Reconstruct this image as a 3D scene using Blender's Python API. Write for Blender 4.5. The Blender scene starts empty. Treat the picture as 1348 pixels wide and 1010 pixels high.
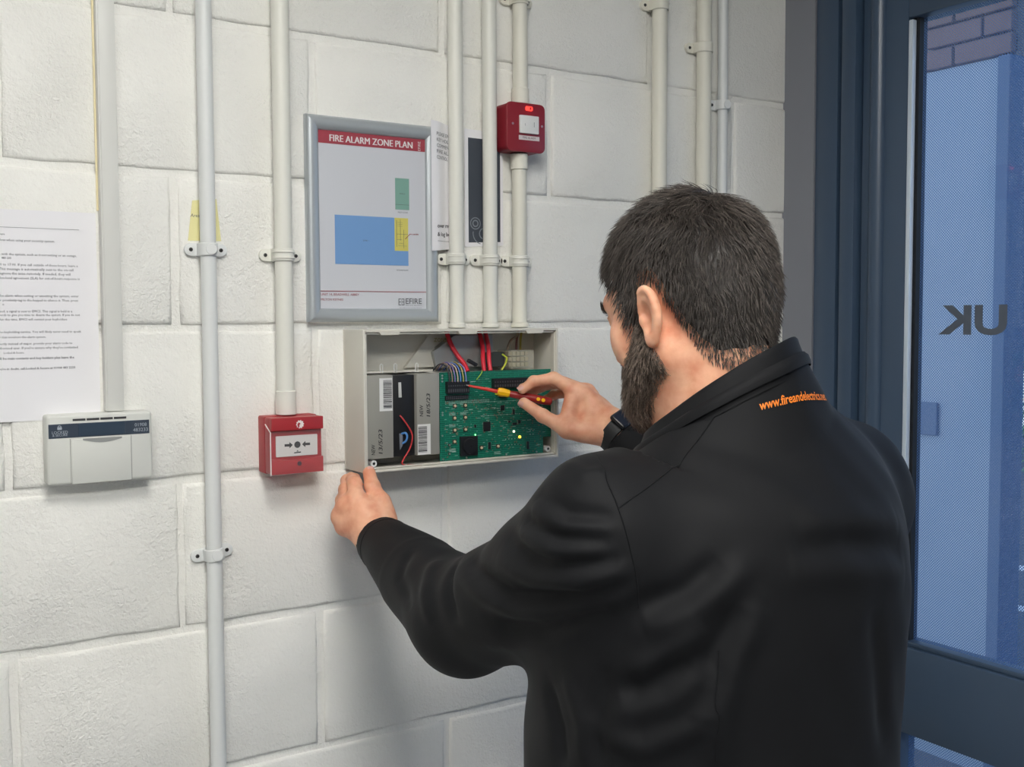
import bpy, bmesh, math, random
import numpy as np
from mathutils import Vector, Matrix
from mathutils.bvhtree import BVHTree

random.seed(7)
SC = bpy.context.scene
COL = SC.collection

# ------------------------------------------------------------------ camera
FOCAL_PX, IMG_W = 1432.28, 1348.0
CAM_POS = (-0.2256, -1.6083, 1.5844)
CAM_ROT = ((0.838906, -0.544260, -0.004284),      # right
           (0.035243, 0.046464, 0.998298),        # up
           (0.543135, 0.837629, -0.058160))       # forward
cam_data = bpy.data.cameras.new('camera')
cam_data.sensor_fit = 'HORIZONTAL'
cam_data.sensor_width = 36.0
cam_data.lens = FOCAL_PX / IMG_W * 36.0
cam_data.clip_start = 0.02
cam_data.clip_end = 200
cam = bpy.data.objects.new('camera', cam_data)
COL.objects.link(cam)
r_, u_, f_ = (Vector(v) for v in CAM_ROT)
cam.matrix_world = Matrix(((r_.x, u_.x, -f_.x, CAM_POS[0]), (r_.y, u_.y, -f_.y, CAM_POS[1]),
                           (r_.z, u_.z, -f_.z, CAM_POS[2]), (0, 0, 0, 1)))
SC.camera = cam

# ------------------------------------------------------------------ world, exposure
SC.view_settings.view_transform = 'Standard'
SC.view_settings.look = 'None'
SC.view_settings.gamma = 1.0
SC.view_settings.use_curve_mapping = False
SC.view_settings.exposure = 2.07
SKY_STRENGTH = 2.05
PANEL_POWER = 6.0
world = bpy.data.worlds.new('world')
SC.world = world
world.use_nodes = True
wn = world.node_tree
wn.nodes.clear()
wo = wn.nodes.new('ShaderNodeOutputWorld')
wb = wn.nodes.new('ShaderNodeBackground')
ws = wn.nodes.new('ShaderNodeTexSky')
ws.sky_type = 'HOSEK_WILKIE'
ws.turbidity = 5.0
ws.ground_albedo = 0.3
ws.sun_direction = (-0.5, 0.35, 0.62)
wb.inputs['Strength'].default_value = SKY_STRENGTH
wn.links.new(ws.outputs[0], wb.inputs['Color'])
wn.links.new(wb.outputs[0], wo.inputs['Surface'])

# ------------------------------------------------------------------ materials
MATS = {}
def srgb(c):
    return tuple(((v / 255) / 12.92 if v / 255 <= 0.04045 else ((v / 255 + 0.055) / 1.055) ** 2.4) for v in c) + (1.0,)

def mat(name, rgb, rough=0.5, metal=0.0, var=0.0, vscale=30.0, bump=0.0, bscale=200.0, bdist=0.001,
        emit=0.0, spec=0.5, sss=0.0, sheen=0.0, coat=0.0, alpha=1.0, detail=4.0):
    """Procedural Principled material: colour, noise variation and fine bump on world position."""
    if name in MATS:
        return MATS[name]
    m = bpy.data.materials.new(name)
    m.use_nodes = True
    nt = m.node_tree
    b = nt.nodes['Principled BSDF']
    c = srgb(rgb)
    b.inputs['Base Color'].default_value = c
    b.inputs['Roughness'].default_value = rough
    b.inputs['Metallic'].default_value = metal
    b.inputs['Specular IOR Level'].default_value = spec
    if sss:
        b.inputs['Subsurface Weight'].default_value = sss
        b.inputs['Subsurface Radius'].default_value = (0.012, 0.004, 0.002)
        b.inputs['Subsurface Scale'].default_value = 1.0
    if sheen:
        b.inputs['Sheen Weight'].default_value = sheen
        b.inputs['Sheen Roughness'].default_value = 0.4
    if coat:
        b.inputs['Coat Weight'].default_value = coat
    if emit:
        b.inputs['Emission Color'].default_value = c
        b.inputs['Emission Strength'].default_value = emit
    if alpha < 1:
        b.inputs['Alpha'].default_value = alpha
    g = nt.nodes.new('ShaderNodeNewGeometry')
    if var:
        n = nt.nodes.new('ShaderNodeTexNoise')
        n.inputs['Scale'].default_value = vscale
        n.inputs['Detail'].default_value = 4
        mx = nt.nodes.new('ShaderNodeMix')
        mx.data_type = 'RGBA'
        lo = tuple(max(0, v * (1 - var)) for v in c[:3]) + (1,)
        hi = tuple(min(1, v * (1 + var)) for v in c[:3]) + (1,)
        mx.inputs[6].default_value = lo
        mx.inputs[7].default_value = hi
        nt.links.new(g.outputs['Position'], n.inputs['Vector'])
        nt.links.new(n.outputs['Fac'], mx.inputs[0])
        nt.links.new(mx.outputs[2], b.inputs['Base Color'])
    if bump:
        n2 = nt.nodes.new('ShaderNodeTexNoise')
        n2.inputs['Scale'].default_value = bscale
        n2.inputs['Detail'].default_value = detail
        bp = nt.nodes.new('ShaderNodeBump')
        bp.inputs['Strength'].default_value = bump
        bp.inputs['Distance'].default_value = bdist
        nt.links.new(g.outputs['Position'], n2.inputs['Vector'])
        nt.links.new(n2.outputs['Fac'], bp.inputs['Height'])
        nt.links.new(bp.outputs['Normal'], b.inputs['Normal'])
    MATS[name] = m
    return m

def block_paint():
    """White masonry paint over rough concrete block: pits, pimples and long undulation as bump."""
    m = bpy.data.materials.new('white_block_paint')
    m.use_nodes = True
    nt = m.node_tree
    b = nt.nodes['Principled BSDF']
    b.inputs['Roughness'].default_value = 0.55
    b.inputs['Specular IOR Level'].default_value = 0.35
    g = nt.nodes.new('ShaderNodeNewGeometry')
    def noise(scale, detail, rough=0.55, dist=0.0):
        n = nt.nodes.new('ShaderNodeTexNoise')
        n.inputs['Scale'].default_value = scale
        n.inputs['Detail'].default_value = detail
        n.inputs['Roughness'].default_value = rough
        n.inputs['Distortion'].default_value = dist
        nt.links.new(g.outputs['Position'], n.inputs['Vector'])
        return n.outputs['Fac']
    def bumpn(h, strength, dist, prev=None):
        bp = nt.nodes.new('ShaderNodeBump')
        bp.inputs['Strength'].default_value = strength
        bp.inputs['Distance'].default_value = dist
        nt.links.new(h, bp.inputs['Height'])
        if prev:
            nt.links.new(prev, bp.inputs['Normal'])
        return bp.outputs['Normal']
    # rough grain, patchy: some areas smoother
    fine = noise(210, 3, 0.6, 0.6)
    mid = noise(70, 3, 0.5, 0.3)
    big = noise(7, 2)
    patch = noise(9, 2)
    ramp = nt.nodes.new('ShaderNodeValToRGB')
    ramp.color_ramp.elements[0].position = 0.36
    ramp.color_ramp.elements[1].position = 0.62
    ramp.color_ramp.elements[0].color = (0.35, 0.35, 0.35, 1)
    nt.links.new(patch, ramp.inputs['Fac'])
    mul = nt.nodes.new('ShaderNodeMath')
    mul.operation = 'MULTIPLY'
    nt.links.new(fine, mul.inputs[0])
    nt.links.new(ramp.outputs['Color'], mul.inputs[1])
    n = bumpn(big, 0.6, 0.008)
    n = bumpn(mid, 0.6, 0.0035, n)
    n = bumpn(mul.outputs[0], 0.9, 0.0032, n)
    nt.links.new(n, b.inputs['Normal'])
    mx = nt.nodes.new('ShaderNodeMix')
    mx.data_type = 'RGBA'
    mx.inputs[6].default_value = srgb((236, 235, 228))
    mx.inputs[7].default_value = srgb((243, 242, 238))
    nt.links.new(noise(3.5, 3), mx.inputs[0])
    nt.links.new(mx.outputs[2], b.inputs['Base Color'])
    return m

PAINT = block_paint()
M_PVC_W = mat('white_pvc', (224, 226, 225), 0.38, var=0.02, vscale=8)
M_PVC_C = mat('cream_pvc', (230, 229, 220), 0.42, var=0.03, vscale=8)
M_PVC_C2 = mat('painted_cream_pvc', (230, 227, 214), 0.5, var=0.03, vscale=10, bump=0.15, bscale=60, bdist=0.001)
M_PVC_T = mat('trunking_pvc', (221, 221, 216), 0.4, var=0.02, vscale=8)
M_SCREW = mat('screw_steel', (92, 92, 90), 0.4, 0.9)
M_PAPER = mat('white_paper', (236, 235, 238), 0.7, var=0.015, vscale=12)
M_INK = mat('black_print', (62, 62, 68), 0.7)
M_INKSOFT = mat('grey_print', (104, 104, 112), 0.7)
M_RED = mat('red_plastic', (168, 50, 56), 0.35, var=0.03, vscale=20)
M_REDM = mat('red_enamel_metal', (140, 36, 48), 0.35, var=0.03, vscale=20)
M_WHITE = mat('white_plastic', (228, 228, 226), 0.4)
M_BLACK = mat('black_plastic', (26, 27, 30), 0.45, var=0.05, vscale=90)
M_FRAME = mat('dark_frame_coating', (62, 80, 102), 0.32, var=0.03, vscale=6, spec=0.6)

# ------------------------------------------------------------------ geometry helpers
class Geo:
    """Collects shapes; build() links them as one mesh object."""
    def __init__(self):
        self.bm = bmesh.new()
    def _merge(self, src, M=None):
        me = bpy.data.meshes.new('tmp')
        src.to_mesh(me)
        src.free()
        if M is not None:
            me.transform(M)
        self.bm.from_mesh(me)
        bpy.data.meshes.remove(me)
        return self
    def box(self, x0, x1, y0, y1, z0, z1, bev=0.0, seg=2, M=None):
        b = bmesh.new()
        bmesh.ops.create_cube(b, size=1.0)
        for v in b.verts:
            v.co = Vector((x0 if v.co.x < 0 else x1, y0 if v.co.y < 0 else y1, z0 if v.co.z < 0 else z1))
        if bev:
            bmesh.ops.bevel(b, geom=b.edges[:], offset=bev, segments=seg, profile=0.5, affect='EDGES')
        return self._merge(b, M)
    def cyl(self, p0, p1, r0, r1=None, n=20, cap=True):
        p0, p1 = Vector(p0), Vector(p1)
        r1 = r0 if r1 is None else r1
        d = p1 - p0
        b = bmesh.new()
        bmesh.ops.create_cone(b, cap_ends=cap, segments=n, radius1=r0, radius2=r1, depth=d.length)
        M = Matrix.Translation((p0 + p1) / 2) @ d.to_track_quat('Z', 'Y').to_matrix().to_4x4()
        return self._merge(b, M)
    def sphere(self, c, r, n=12, sc=(1, 1, 1)):
        b = bmesh.new()
        bmesh.ops.create_uvsphere(b, u_segments=n, v_segments=max(6, n // 2), radius=r)
        M = Matrix.Translation(Vector(c)) @ Matrix.Diagonal((*sc, 1))
        return self._merge(b, M)
    def tube(self, pts, r, n=10, cap=True):
        pts = [Vector(p) for p in pts]
        rs = r if isinstance(r, (list, tuple)) else [r] * len(pts)
        b = bmesh.new()
        rings = []
        ref = None
        for i, p in enumerate(pts):
            t = (pts[min(i + 1, len(pts) - 1)] - pts[max(i - 1, 0)]).normalized()
            if ref is None:
                ref = Vector((0, 1, 0)) if abs(t.y) < 0.9 else Vector((1, 0, 0))
            u = (ref - t * ref.dot(t)).normalized()
            ref = u
            w = t.cross(u)
            rings.append([b.verts.new(p + (u * math.cos(2 * math.pi * k / n) + w * math.sin(2 * math.pi * k / n)) * rs[i]) for k in range(n)])
        for a, c in zip(rings, rings[1:]):
            for k in range(n):
                b.faces.new((a[k], a[(k + 1) % n], c[(k + 1) % n], c[k]))
        if cap:
            b.faces.new(rings[0][::-1])
            b.faces.new(rings[-1])
        bmesh.ops.recalc_face_normals(b, faces=b.faces[:])
        return self._merge(b)
    def prism(self, outline, y0, y1, bev=0.0, M=None):
        """outline: (x, z) points, extruded from y0 (back) to y1 (front)."""
        b = bmesh.new()
        lo = [b.verts.new((x, y0, z)) for x, z in outline]
        hi = [b.verts.new((x, y1, z)) for x, z in outline]
        n = len(outline)
        b.faces.new(lo)
        top = b.faces.new(hi[::-1])
        for i in range(n):
            b.faces.new((lo[i], lo[(i + 1) % n], hi[(i + 1) % n], hi[i]))
        bmesh.ops.recalc_face_normals(b, faces=b.faces[:])
        if bev:
            es = [e for e in top.edges]
            bmesh.ops.bevel(b, geom=es, offset=bev, segments=2, profile=0.5, affect='EDGES')
        return self._merge(b, M)
    def prism_z(self, outline, z0, z1):
        """outline: (x, y) points, extruded along z."""
        b = bmesh.new()
        lo = [b.verts.new((x, y, z0)) for x, y in outline]
        hi = [b.verts.new((x, y, z1)) for x, y in outline]
        n = len(outline)
        b.faces.new(lo)
        b.faces.new(hi[::-1])
        for i in range(n):
            b.faces.new((lo[i], lo[(i + 1) % n], hi[(i + 1) % n], hi[i]))
        bmesh.ops.recalc_face_normals(b, faces=b.faces[:])
        return self._merge(b)
    def grid(self, rows, close=False):
        b = bmesh.new()
        vs = [[b.verts.new(p) for p in row] for row in rows]
        for a, c in zip(vs, vs[1:]):
            n = len(a)
            for k in range(n if close else n - 1):
                b.faces.new((a[k], a[(k + 1) % n], c[(k + 1) % n], c[k]))
        return self._merge(b)
    def build(self, name, material, parent=None, smooth=None):
        me = bpy.data.meshes.new(name)
        self.bm.normal_update()
        self.bm.to_mesh(me)
        self.bm.free()
        return link_mesh(name, me, material, parent, smooth)

def link_mesh(name, me, material, parent=None, smooth=None):
    o = bpy.data.objects.new(name, me)
    COL.objects.link(o)
    if material is not None and not me.materials:
        me.materials.append(material)
    if smooth is not None:
        me.set_sharp_from_angle(angle=math.radians(smooth))
        me.polygons.foreach_set('use_smooth', [True] * len(me.polygons))
    set_parent(o, parent)
    return o

def set_parent(o, parent):
    if parent is not None:
        o.parent = parent
        L = parent.location.copy()
        p = parent
        while p.parent is not None:
            p = p.parent
            L += p.location
        o.matrix_parent_inverse = Matrix.Translation(-parent.location) if parent.parent is None else Matrix.Identity(4)
    return o

def tag(o, label=None, category=None, group=None, kind=None):
    if label: o['label'] = label
    if category: o['category'] = category
    if group: o['group'] = group
    if kind: o['kind'] = kind
    return o

def thing(name, loc, label, category, group=None):
    o = bpy.data.objects.new(name, None)
    o.empty_display_size = 0.02
    o.location = loc
    COL.objects.link(o)
    return tag(o, label, category, group)

def rrect(x0, x1, z0, z1, r, n=5):
    pts = []
    for cx, cz, a0 in ((x1 - r, z1 - r, 0), (x0 + r, z1 - r, 90), (x0 + r, z0 + r, 180), (x1 - r, z0 + r, 270)):
        for k in range(n + 1):
            a = math.radians(a0 + 90 * k / n)
            pts.append((cx + r * math.cos(a), cz + r * math.sin(a)))
    return pts

def text_bm(body, size, bold=0.0, res=2, shear=0.0, space=1.0):
    cu = bpy.data.curves.new('t', 'FONT')
    cu.body = body
    cu.size = size
    cu.resolution_u = res
    cu.offset = bold
    cu.shear = shear
    cu.space_character = space
    cu.fill_mode = 'FRONT'
    o = bpy.data.objects.new('t', cu)
    COL.objects.link(o)
    dg = bpy.context.evaluated_depsgraph_get()
    me = bpy.data.meshes.new_from_object(o.evaluated_get(dg))
    bpy.data.objects.remove(o)
    bpy.data.curves.remove(cu)
    return me

def add_text(geo, body, x, y, z, size, align='L', width=None, rot=0.0, bold=0.0, res=2, slant=0.0, shear=0.0, height=None):
    """Lettering on a face towards -Y; x,z = baseline anchor; width fits the line; slant = dz per dx."""
    me = text_bm(body, size, bold, res, shear)
    if not me.vertices:
        return
    xs = [v.co.x for v in me.vertices]
    x0, x1 = min(xs), max(xs)
    s = width / (x1 - x0) if width else 1.0
    sy = s if width and height is None else 1.0
    if height:
        ys = [v.co.y for v in me.vertices]
        sy = height / (max(ys) - min(ys))
    off = {'L': x0, 'R': x1, 'C': (x0 + x1) / 2}[align]
    c, sn = math.cos(rot), math.sin(rot)
    for v in me.vertices:
        a, b = (v.co.x - off) * s, v.co.y * sy
        b += a * slant
        v.co = Vector((x + a * c - b * sn, y, z + a * sn + b * c))
    geo.bm.from_mesh(me)
    bpy.data.meshes.remove(me)

# ================================================================== the setting
RX0, RX1, RY0, RZ1 = -2.3, 1.5, -3.3, 2.7
tag(Geo().box(RX0 - .1, RX1 + .02, 0.0045, 0.14, 0, RZ1).build('wall_back', PAINT), kind='structure')
wall_back = bpy.data.objects['wall_back']

# individual concrete blocks, shared meshes, recessed joints between them
BLOCK_MESHES = {}
def block_mesh(w, var):
    key = (round(w, 3), var)
    if key not in BLOCK_MESHES:
        rng = random.Random(hash(key) & 0xffff)
        b = bmesh.new()
        hw, hh = w / 2, 0.2130 / 2
        nl, ns = max(2, round(w / .05)), 5
        per = [(-hw + w * k / nl, -hh) for k in range(nl)] + [(hw, -hh + 2 * hh * k / ns) for k in range(ns)]
        per += [(hw - w * k / nl, hh) for k in range(nl)] + [(-hw, hh - 2 * hh * k / ns) for k in range(ns)]
        rings = [[], [], [], []]
        for (x, z) in per:       # hand-worn arrises: each edge wanders by a millimetre or so
            corner = abs(abs(x) - hw) < 1e-6 and abs(abs(z) - hh) < 1e-6
            jx, jz = rng.uniform(-.0013, .0013), rng.uniform(-.0013, .0013)
            sx, sz = (1 if x > 0 else -1), (1 if z > 0 else -1)
            ox = sx if abs(abs(x) - hw) < 1e-6 else 0
            oz = sz if abs(abs(z) - hh) < 1e-6 else 0
            for r, (ins, dep) in enumerate(((-.0008, .020), (-.0004, .0040), (.0014, .0011), (.0052, 0.0))):
                k = (1.25 if corner else 1.0)
                rings[r].append(b.verts.new((x + jx - ox * ins * k, dep + (rng.uniform(-.0004, .0004) if r == 2 else 0), z + jz - oz * ins * k)))
        n = len(per)
        for r in range(3):
            for k in range(n):
                b.faces.new((rings[r][k], rings[r][(k + 1) % n], rings[r + 1][(k + 1) % n], rings[r + 1][k]))
        b.faces.new(rings[3])
        bmesh.ops.recalc_face_normals(b, faces=b.faces[:])
        me = bpy.data.meshes.new('block')
        b.to_mesh(me)
        b.free()
        me.materials.append(PAINT)
        me.polygons.foreach_set('use_smooth', [True] * len(me.polygons))
        me.set_sharp_from_angle(angle=math.radians(75))
        BLOCK_MESHES[key] = me
    return BLOCK_MESHES[key]

bi = 0
for row in range(12):
    z0 = row * 0.225
    off = 0.0 if row % 2 == 0 else 0.232
    k = -6
    while True:
        x0, x1 = off + k * 0.45, off + (k + 1) * 0.45
        k += 1
        if x0 > RX1 - .03:
            break
        if x1 < RX0:
            continue
        x0c, x1c = max(x0, RX0 - .0), min(x1, RX1 + .006)
        w = x1c - x0c - 0.0115
        if w < 0.03:
            continue
        o = bpy.data.objects.new('block', block_mesh(w, bi % 4))
        bi += 1
        COL.objects.link(o)
        o.location = ((x0c + x1c) / 2 + random.uniform(-.0012, .0012), random.uniform(-.0006, .0006), z0 + 0.1125)
        o.rotation_euler = (0, random.uniform(-.0025, .0025), 0)
        o.parent = wall_back

M_FLOOR = mat('grey_vinyl_floor', (150, 152, 156), 0.5, var=0.06, vscale=40)
M_CEIL = mat('ceiling_white', (205, 205, 202), 0.9)
M_WALLP = mat('plain_grey_wall', (150, 152, 152), 0.7, var=0.02, vscale=5)
M_OUTW = mat('pale_outside_render', (150, 170, 200), 0.8, var=0.05, vscale=3)
tag(Geo().box(RX0 - .1, RX1 + .15, RY0 - .1, 0.14, -0.1, 0).build('floor', M_FLOOR), kind='structure')
tag(Geo().box(RX0 - .1, RX1 + .15, RY0 - .1, 0.14, RZ1, RZ1 + .1).build('ceiling', M_CEIL), kind='structure')
tag(Geo().box(RX0 - .1, RX0, RY0, 0.0, 0, RZ1).build('wall_left', M_WALLP), kind='structure')
tag(Geo().box(RX0 - .1, RX1 + .15, RY0 - .1, RY0, 0, RZ1).build('wall_front', M_WALLP), kind='structure')
DY1 = -1.36   # far side of the doorway
tag(Geo().box(RX1, RX1 + .12, RY0, DY1, 0, RZ1).box(RX1, RX1 + .12, DY1, 0.003, 2.42, RZ1)
    .build('wall_right', M_WALLP), kind='structure')

# ---- ceiling light panels (front one casts the shadows, rear two are unseen added fill)
M_DIFF = mat('led_diffuser', (255, 253, 248), 0.6, emit=PANEL_POWER)
def ceiling_light(x, y, label, s=0.3):
    t = thing('ceiling_light', (x, y, RZ1), label, 'ceiling light', 'ceiling lights')
    g = Geo()
    for a in ((-s - .02, s + .02, -s - .02, -s), (-s - .02, s + .02, s, s + .02), (-s - .02, -s, -s, s), (s, s + .02, -s, s)):
        g.box(x + a[0], x + a[1], y + a[2], y + a[3], RZ1 - .02, RZ1 - .001)
    g.build('frame', M_WHITE, t)
    Geo().box(x - s, x + s, y - s, y + s, RZ1 - .014, RZ1 - .003).build('diffuser', M_DIFF, t)
ceiling_light(0.02, -1.22, 'square white ceiling light panel in front of the block wall', .25)
ceiling_light(-1.15, -2.35, 'unseen square fill light panel added at the back left of the room')  # added fill for the neck and the lower wall, out of view

ceiling_light(0.02, -2.35, 'unseen square fill light panel added behind the camera, in line with the front one')  # extra unseen panel, added to lift the lower wall and the man

# ---- glazed door and its frame in the right-hand wall
d1 = thing('door_1', (RX1, -0.7, 0), 'dark grey metal framed glazed door beside the block wall', 'door')
d1['kind'] = 'structure'
M_LINER = mat('taupe_grey_liner', (132, 134, 142), 0.5, var=0.03, vscale=10)
M_GASKET = mat('black_rubber_gasket', (22, 26, 32), 0.6)
M_BEAD = mat('glazing_bead_metal', (206, 218, 230), 0.3, 0.15)
Geo().box(1.494, 1.60, -0.079, 0.004, 0, 2.42).build('liner', M_LINER, d1)
def vmember(pts, z0, z1):
    return Geo().prism_z(pts, z0, z1)
# fixed outer frame with steps and a quadrant nosing
fr = Geo()
fr.box(1.497, 1.60, -0.135, -0.080, 0, 2.42, .002)
fr.box(1.512, 1.60, -0.148, -0.135, 0, 2.42)
fr.box(1.492, 1.60, -0.182, -0.148, 0, 2.42, .002)
fr.box(1.518, 1.60, -0.190, -0.182, 0, 2.42)
fr.box(1.497, 1.60, DY1, DY1 + .06, 0, 2.42, .002)
fr.box(1.497, 1.60, DY1 + .06, -0.148, 2.34, 2.42, .002)
fr.build('frame', M_FRAME, d1, 40)
# opening leaf: hinge stile with round pivot nosing, top, middle and bottom rails
st = Geo()
st.box(1.505, 1.56, -0.292, -0.190, 0.01, 2.335, .002)
st.cyl((1.508, -0.226, 0.01), (1.508, -0.226, 2.335), 0.017, n=24)
st.box(1.508, 1.56, DY1 + .062, DY1 + .16, 0.01, 2.335, .002)
st.build('stile', M_FRAME, d1, 40)
Geo().box(1.505, 1.56, DY1 + .16, -0.292, 2.139, 2.335, .002).build('top_rail', M_FRAME, d1, 40)
Geo().box(1.502, 1.56, DY1 + .16, -0.292, 0.796, 0.962, .002).box(1.511, 1.55, DY1 + .16, -0.292, 0.962, 0.972, .002).build('middle_rail', M_FRAME, d1, 40)
Geo().box(1.505, 1.56, DY1 + .16, -0.292, 0.01, 0.16, .002).build('bottom_rail', M_FRAME, d1, 40)
Geo().box(1.505, 1.517, -0.3015, -0.292, 0.974, 2.135, .002).build('glazing_bead', M_BEAD, d1, 40)
Geo().box(1.518, 1.540, -0.307, -0.292, 0.972, 2.139).build('gasket', M_GASKET, d1)

def film_glass():
    """Glass carrying a perforated privacy film: fine round holes, bluish film between them."""
    m = bpy.data.materials.new('perforated_film_glass')
    m.use_nodes = True
    nt = m.node_tree
    nt.nodes.clear()
    out = nt.nodes.new('ShaderNodeOutputMaterial')
    g = nt.nodes.new('ShaderNodeNewGeometry')
    sep = nt.nodes.new('ShaderNodeSeparateXYZ')
    nt.links.new(g.outputs['Position'], sep.inputs[0])
    comb = nt.nodes.new('ShaderNodeCombineXYZ')
    nt.links.new(sep.outputs['Y'], comb.inputs[0])
    nt.links.new(sep.outputs['Z'], comb.inputs[1])
    rot = nt.nodes.new('ShaderNodeMapping')
    rot.inputs['Rotation'].default_value = (0, 0, math.radians(45))
    rot.inputs['Scale'].default_value = (270, 270, 270)
    nt.links.new(comb.outputs[0], rot.inputs['Vector'])
    vo = nt.nodes.new('ShaderNodeTexVoronoi')
    vo.voronoi_dimensions = '2D'
    vo.inputs['Randomness'].default_value = 0.0
    vo.inputs['Scale'].default_value = 1.0
    nt.links.new(rot.outputs[0], vo.inputs['Vector'])
    lt = nt.nodes.new('ShaderNodeMath')
    lt.operation = 'LESS_THAN'
    lt.inputs[1].default_value = 0.38
    nt.links.new(vo.outputs['Distance'], lt.inputs[0])
    tr = nt.nodes.new('ShaderNodeBsdfTransparent')
    tr.inputs['Color'].default_value = (0.80, 0.90, 1.0, 1)
    film = nt.nodes.new('ShaderNodeBsdfDiffuse')
    film.inputs['Color'].default_value = srgb((84, 104, 132))
    trl = nt.nodes.new('ShaderNodeBsdfTranslucent')
    trl.inputs['Color'].default_value = srgb((96, 128, 172))
    mf = nt.nodes.new('ShaderNodeMixShader')
    mf.inputs[0].default_value = 0.55
    nt.links.new(film.outputs[0], mf.inputs[1])
    nt.links.new(trl.outputs[0], mf.inputs[2])
    mh = nt.nodes.new('ShaderNodeMixShader')
    nt.links.new(lt.outputs[0], mh.inputs[0])
    nt.links.new(mf.outputs[0], mh.inputs[1])
    nt.links.new(tr.outputs[0], mh.inputs[2])
    gl = nt.nodes.new('ShaderNodeBsdfGlossy')
    gl.inputs['Roughness'].default_value = 0.03
    fr_ = nt.nodes.new('ShaderNodeFresnel')
    fr_.inputs['IOR'].default_value = 1.6
    mg = nt.nodes.new('ShaderNodeMixShader')
    nt.links.new(fr_.outputs[0], mg.inputs[0])
    nt.links.new(mh.outputs[0], mg.inputs[1])
    nt.links.new(gl.outputs[0], mg.inputs[2])
    nt.links.new(mg.outputs[0], out.inputs['Surface'])
    return m
M_FILM = film_glass()
def pane(z0, z1):
    g = Geo()
    g.grid([[(1.530, -0.300, z0), (1.530, DY1 + .158, z0)], [(1.530, -0.300, z1), (1.530, DY1 + .158, z1)]])
    return g
pane(0.970, 2.141).build('pane', M_FILM, d1)
pane(0.158, 0.798).build('pane', M_FILM, d1)
# lettering cut in film on the outside face, so it reads reversed from indoors
M_LET = mat('grey_film_lettering', (84, 92, 104), 0.6)
def door_text():
    me = text_bm('UK', 0.062, 0.0022, 4)
    xs = [v.co.x for v in me.vertices]; ys = [v.co.y for v in me.vertices]
    W_, H_ = max(xs) - min(xs), max(ys) - min(ys)
    for v in me.vertices:
        a = (v.co.x - min(xs)) / W_; b = (v.co.y - min(ys)) / H_
        # letter order runs from the near side towards the block wall
        v.co = Vector((1.5285, -0.487 + a * (0.487 - 0.350), 1.554 + b * 0.054))
    g = Geo(); g.bm.from_mesh(me)
    return g.build('lettering', M_LET, d1)
door_text()

# ---- outside, seen through the film
M_TARMAC = mat('tarmac', (96, 98, 104), 0.9, var=0.1, vscale=60)
M_LINE = mat('road_paint', (235, 235, 235), 0.8)
M_BRICK = mat('brown_brick', (128, 104, 98), 0.85, var=0.12, vscale=20)
M_MORTAR = mat('brick_mortar', (136, 124, 120), 0.9)
M_POST = mat('blue_grey_post', (84, 106, 142), 0.5)
M_PANELW = mat('pale_blue_cladding', (150, 168, 192), 0.6, var=0.04, vscale=3)
tag(Geo().box(1.62, 14, -14, 8, -0.12, -0.02).build('ground', M_TARMAC), kind='structure')
tag(Geo().box(6.2, 6.32, -3, 6, -0.0199, -0.015).build('road_marking', M_LINE),
    'white painted line across the car park tarmac outside, farther one', 'road marking', 'car park lines')
tag(Geo().box(5.3, 5.4, -3, 6, -0.0199, -0.015).build('road_marking', M_LINE),
    'white painted line across the car park tarmac outside, nearer one', 'road marking', 'car park lines')
fac = thing('building', (3.4, 1.8, -0.02), 'pale blue clad building with brown brick upper wall behind the door glass', 'building')
Geo().box(3.2, 3.35, 0.625, 3.6, -0.02, 2.467).build('cladding', M_PANELW, fac)
Geo().box(3.18, 3.30, 0.578, 0.625, -0.02, 2.467, .004).build('corner_post', M_POST, fac)
Geo().box(3.186, 3.2, 0.84, 0.92, 1.16, 1.28, .003).build('wall_box', M_POST, fac)
bk = Geo().box(3.215, 3.35, 0.58, 0.926, 2.467, 3.4).build('brick_panel', M_MORTAR, fac)
bm_ = Geo().box(-.02, .02, -.1075, .1075, -.0325, .0325, .003, 1)
bme = bpy.data.meshes.new('brick'); bm_.bm.to_mesh(bme); bm_.bm.free(); bme.materials.append(M_BRICK)
for r in range(9):
    for c in range(-1, 3):
        y0 = 0.58 + c * .225 + (r % 2) * .1125
        a, b = max(y0, .58), min(y0 + .215, .926)
        if b - a < .04:
            continue
        o = bpy.data.objects.new('brick', bme); COL.objects.link(o)
        o.location = (3.205, (a + b) / 2, 2.505 + r * .075)
        o.scale = (1, (b - a) / .215, 1)
        o.parent = bk
        o.matrix_parent_inverse = Matrix.Identity(4)
Geo().box(3.2, 3.35, 0.93, 3.6, 2.467, 3.4).build('upper_cladding', M_PANELW, fac)
# hedge beyond the car park: leaf quads over a dark core
M_LEAF = mat('hedge_leaf', (96, 140, 92), 0.6, var=0.35, vscale=9)
hv, hf = [], []
rg = random.Random(3)
for i in range(3500):
    y = rg.uniform(-2, 9); z = rg.uniform(0, 1.35); x = 11 + rg.gauss(0, .25) + .25 * math.sin(y * 2.1) + .2 * math.sin(z * 3 + y)
    c = Vector((x, y, z)); s = rg.uniform(.05, .1)
    u = Vector((rg.uniform(-1, 1), rg.uniform(-1, 1), rg.uniform(-1, 1))).normalized(); w = u.orthogonal().normalized()
    k = len(hv); hv += [c - u * s, c + w * s * .5, c + u * s, c - w * s * .5]; hf.append((k, k + 1, k + 2, k + 3))
me = bpy.data.meshes.new('hedge'); me.from_pydata(hv, [], hf)
tag(link_mesh('hedge', me, M_LEAF), 'green leafy hedge beyond the car park outside', 'hedge', kind='stuff')

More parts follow.
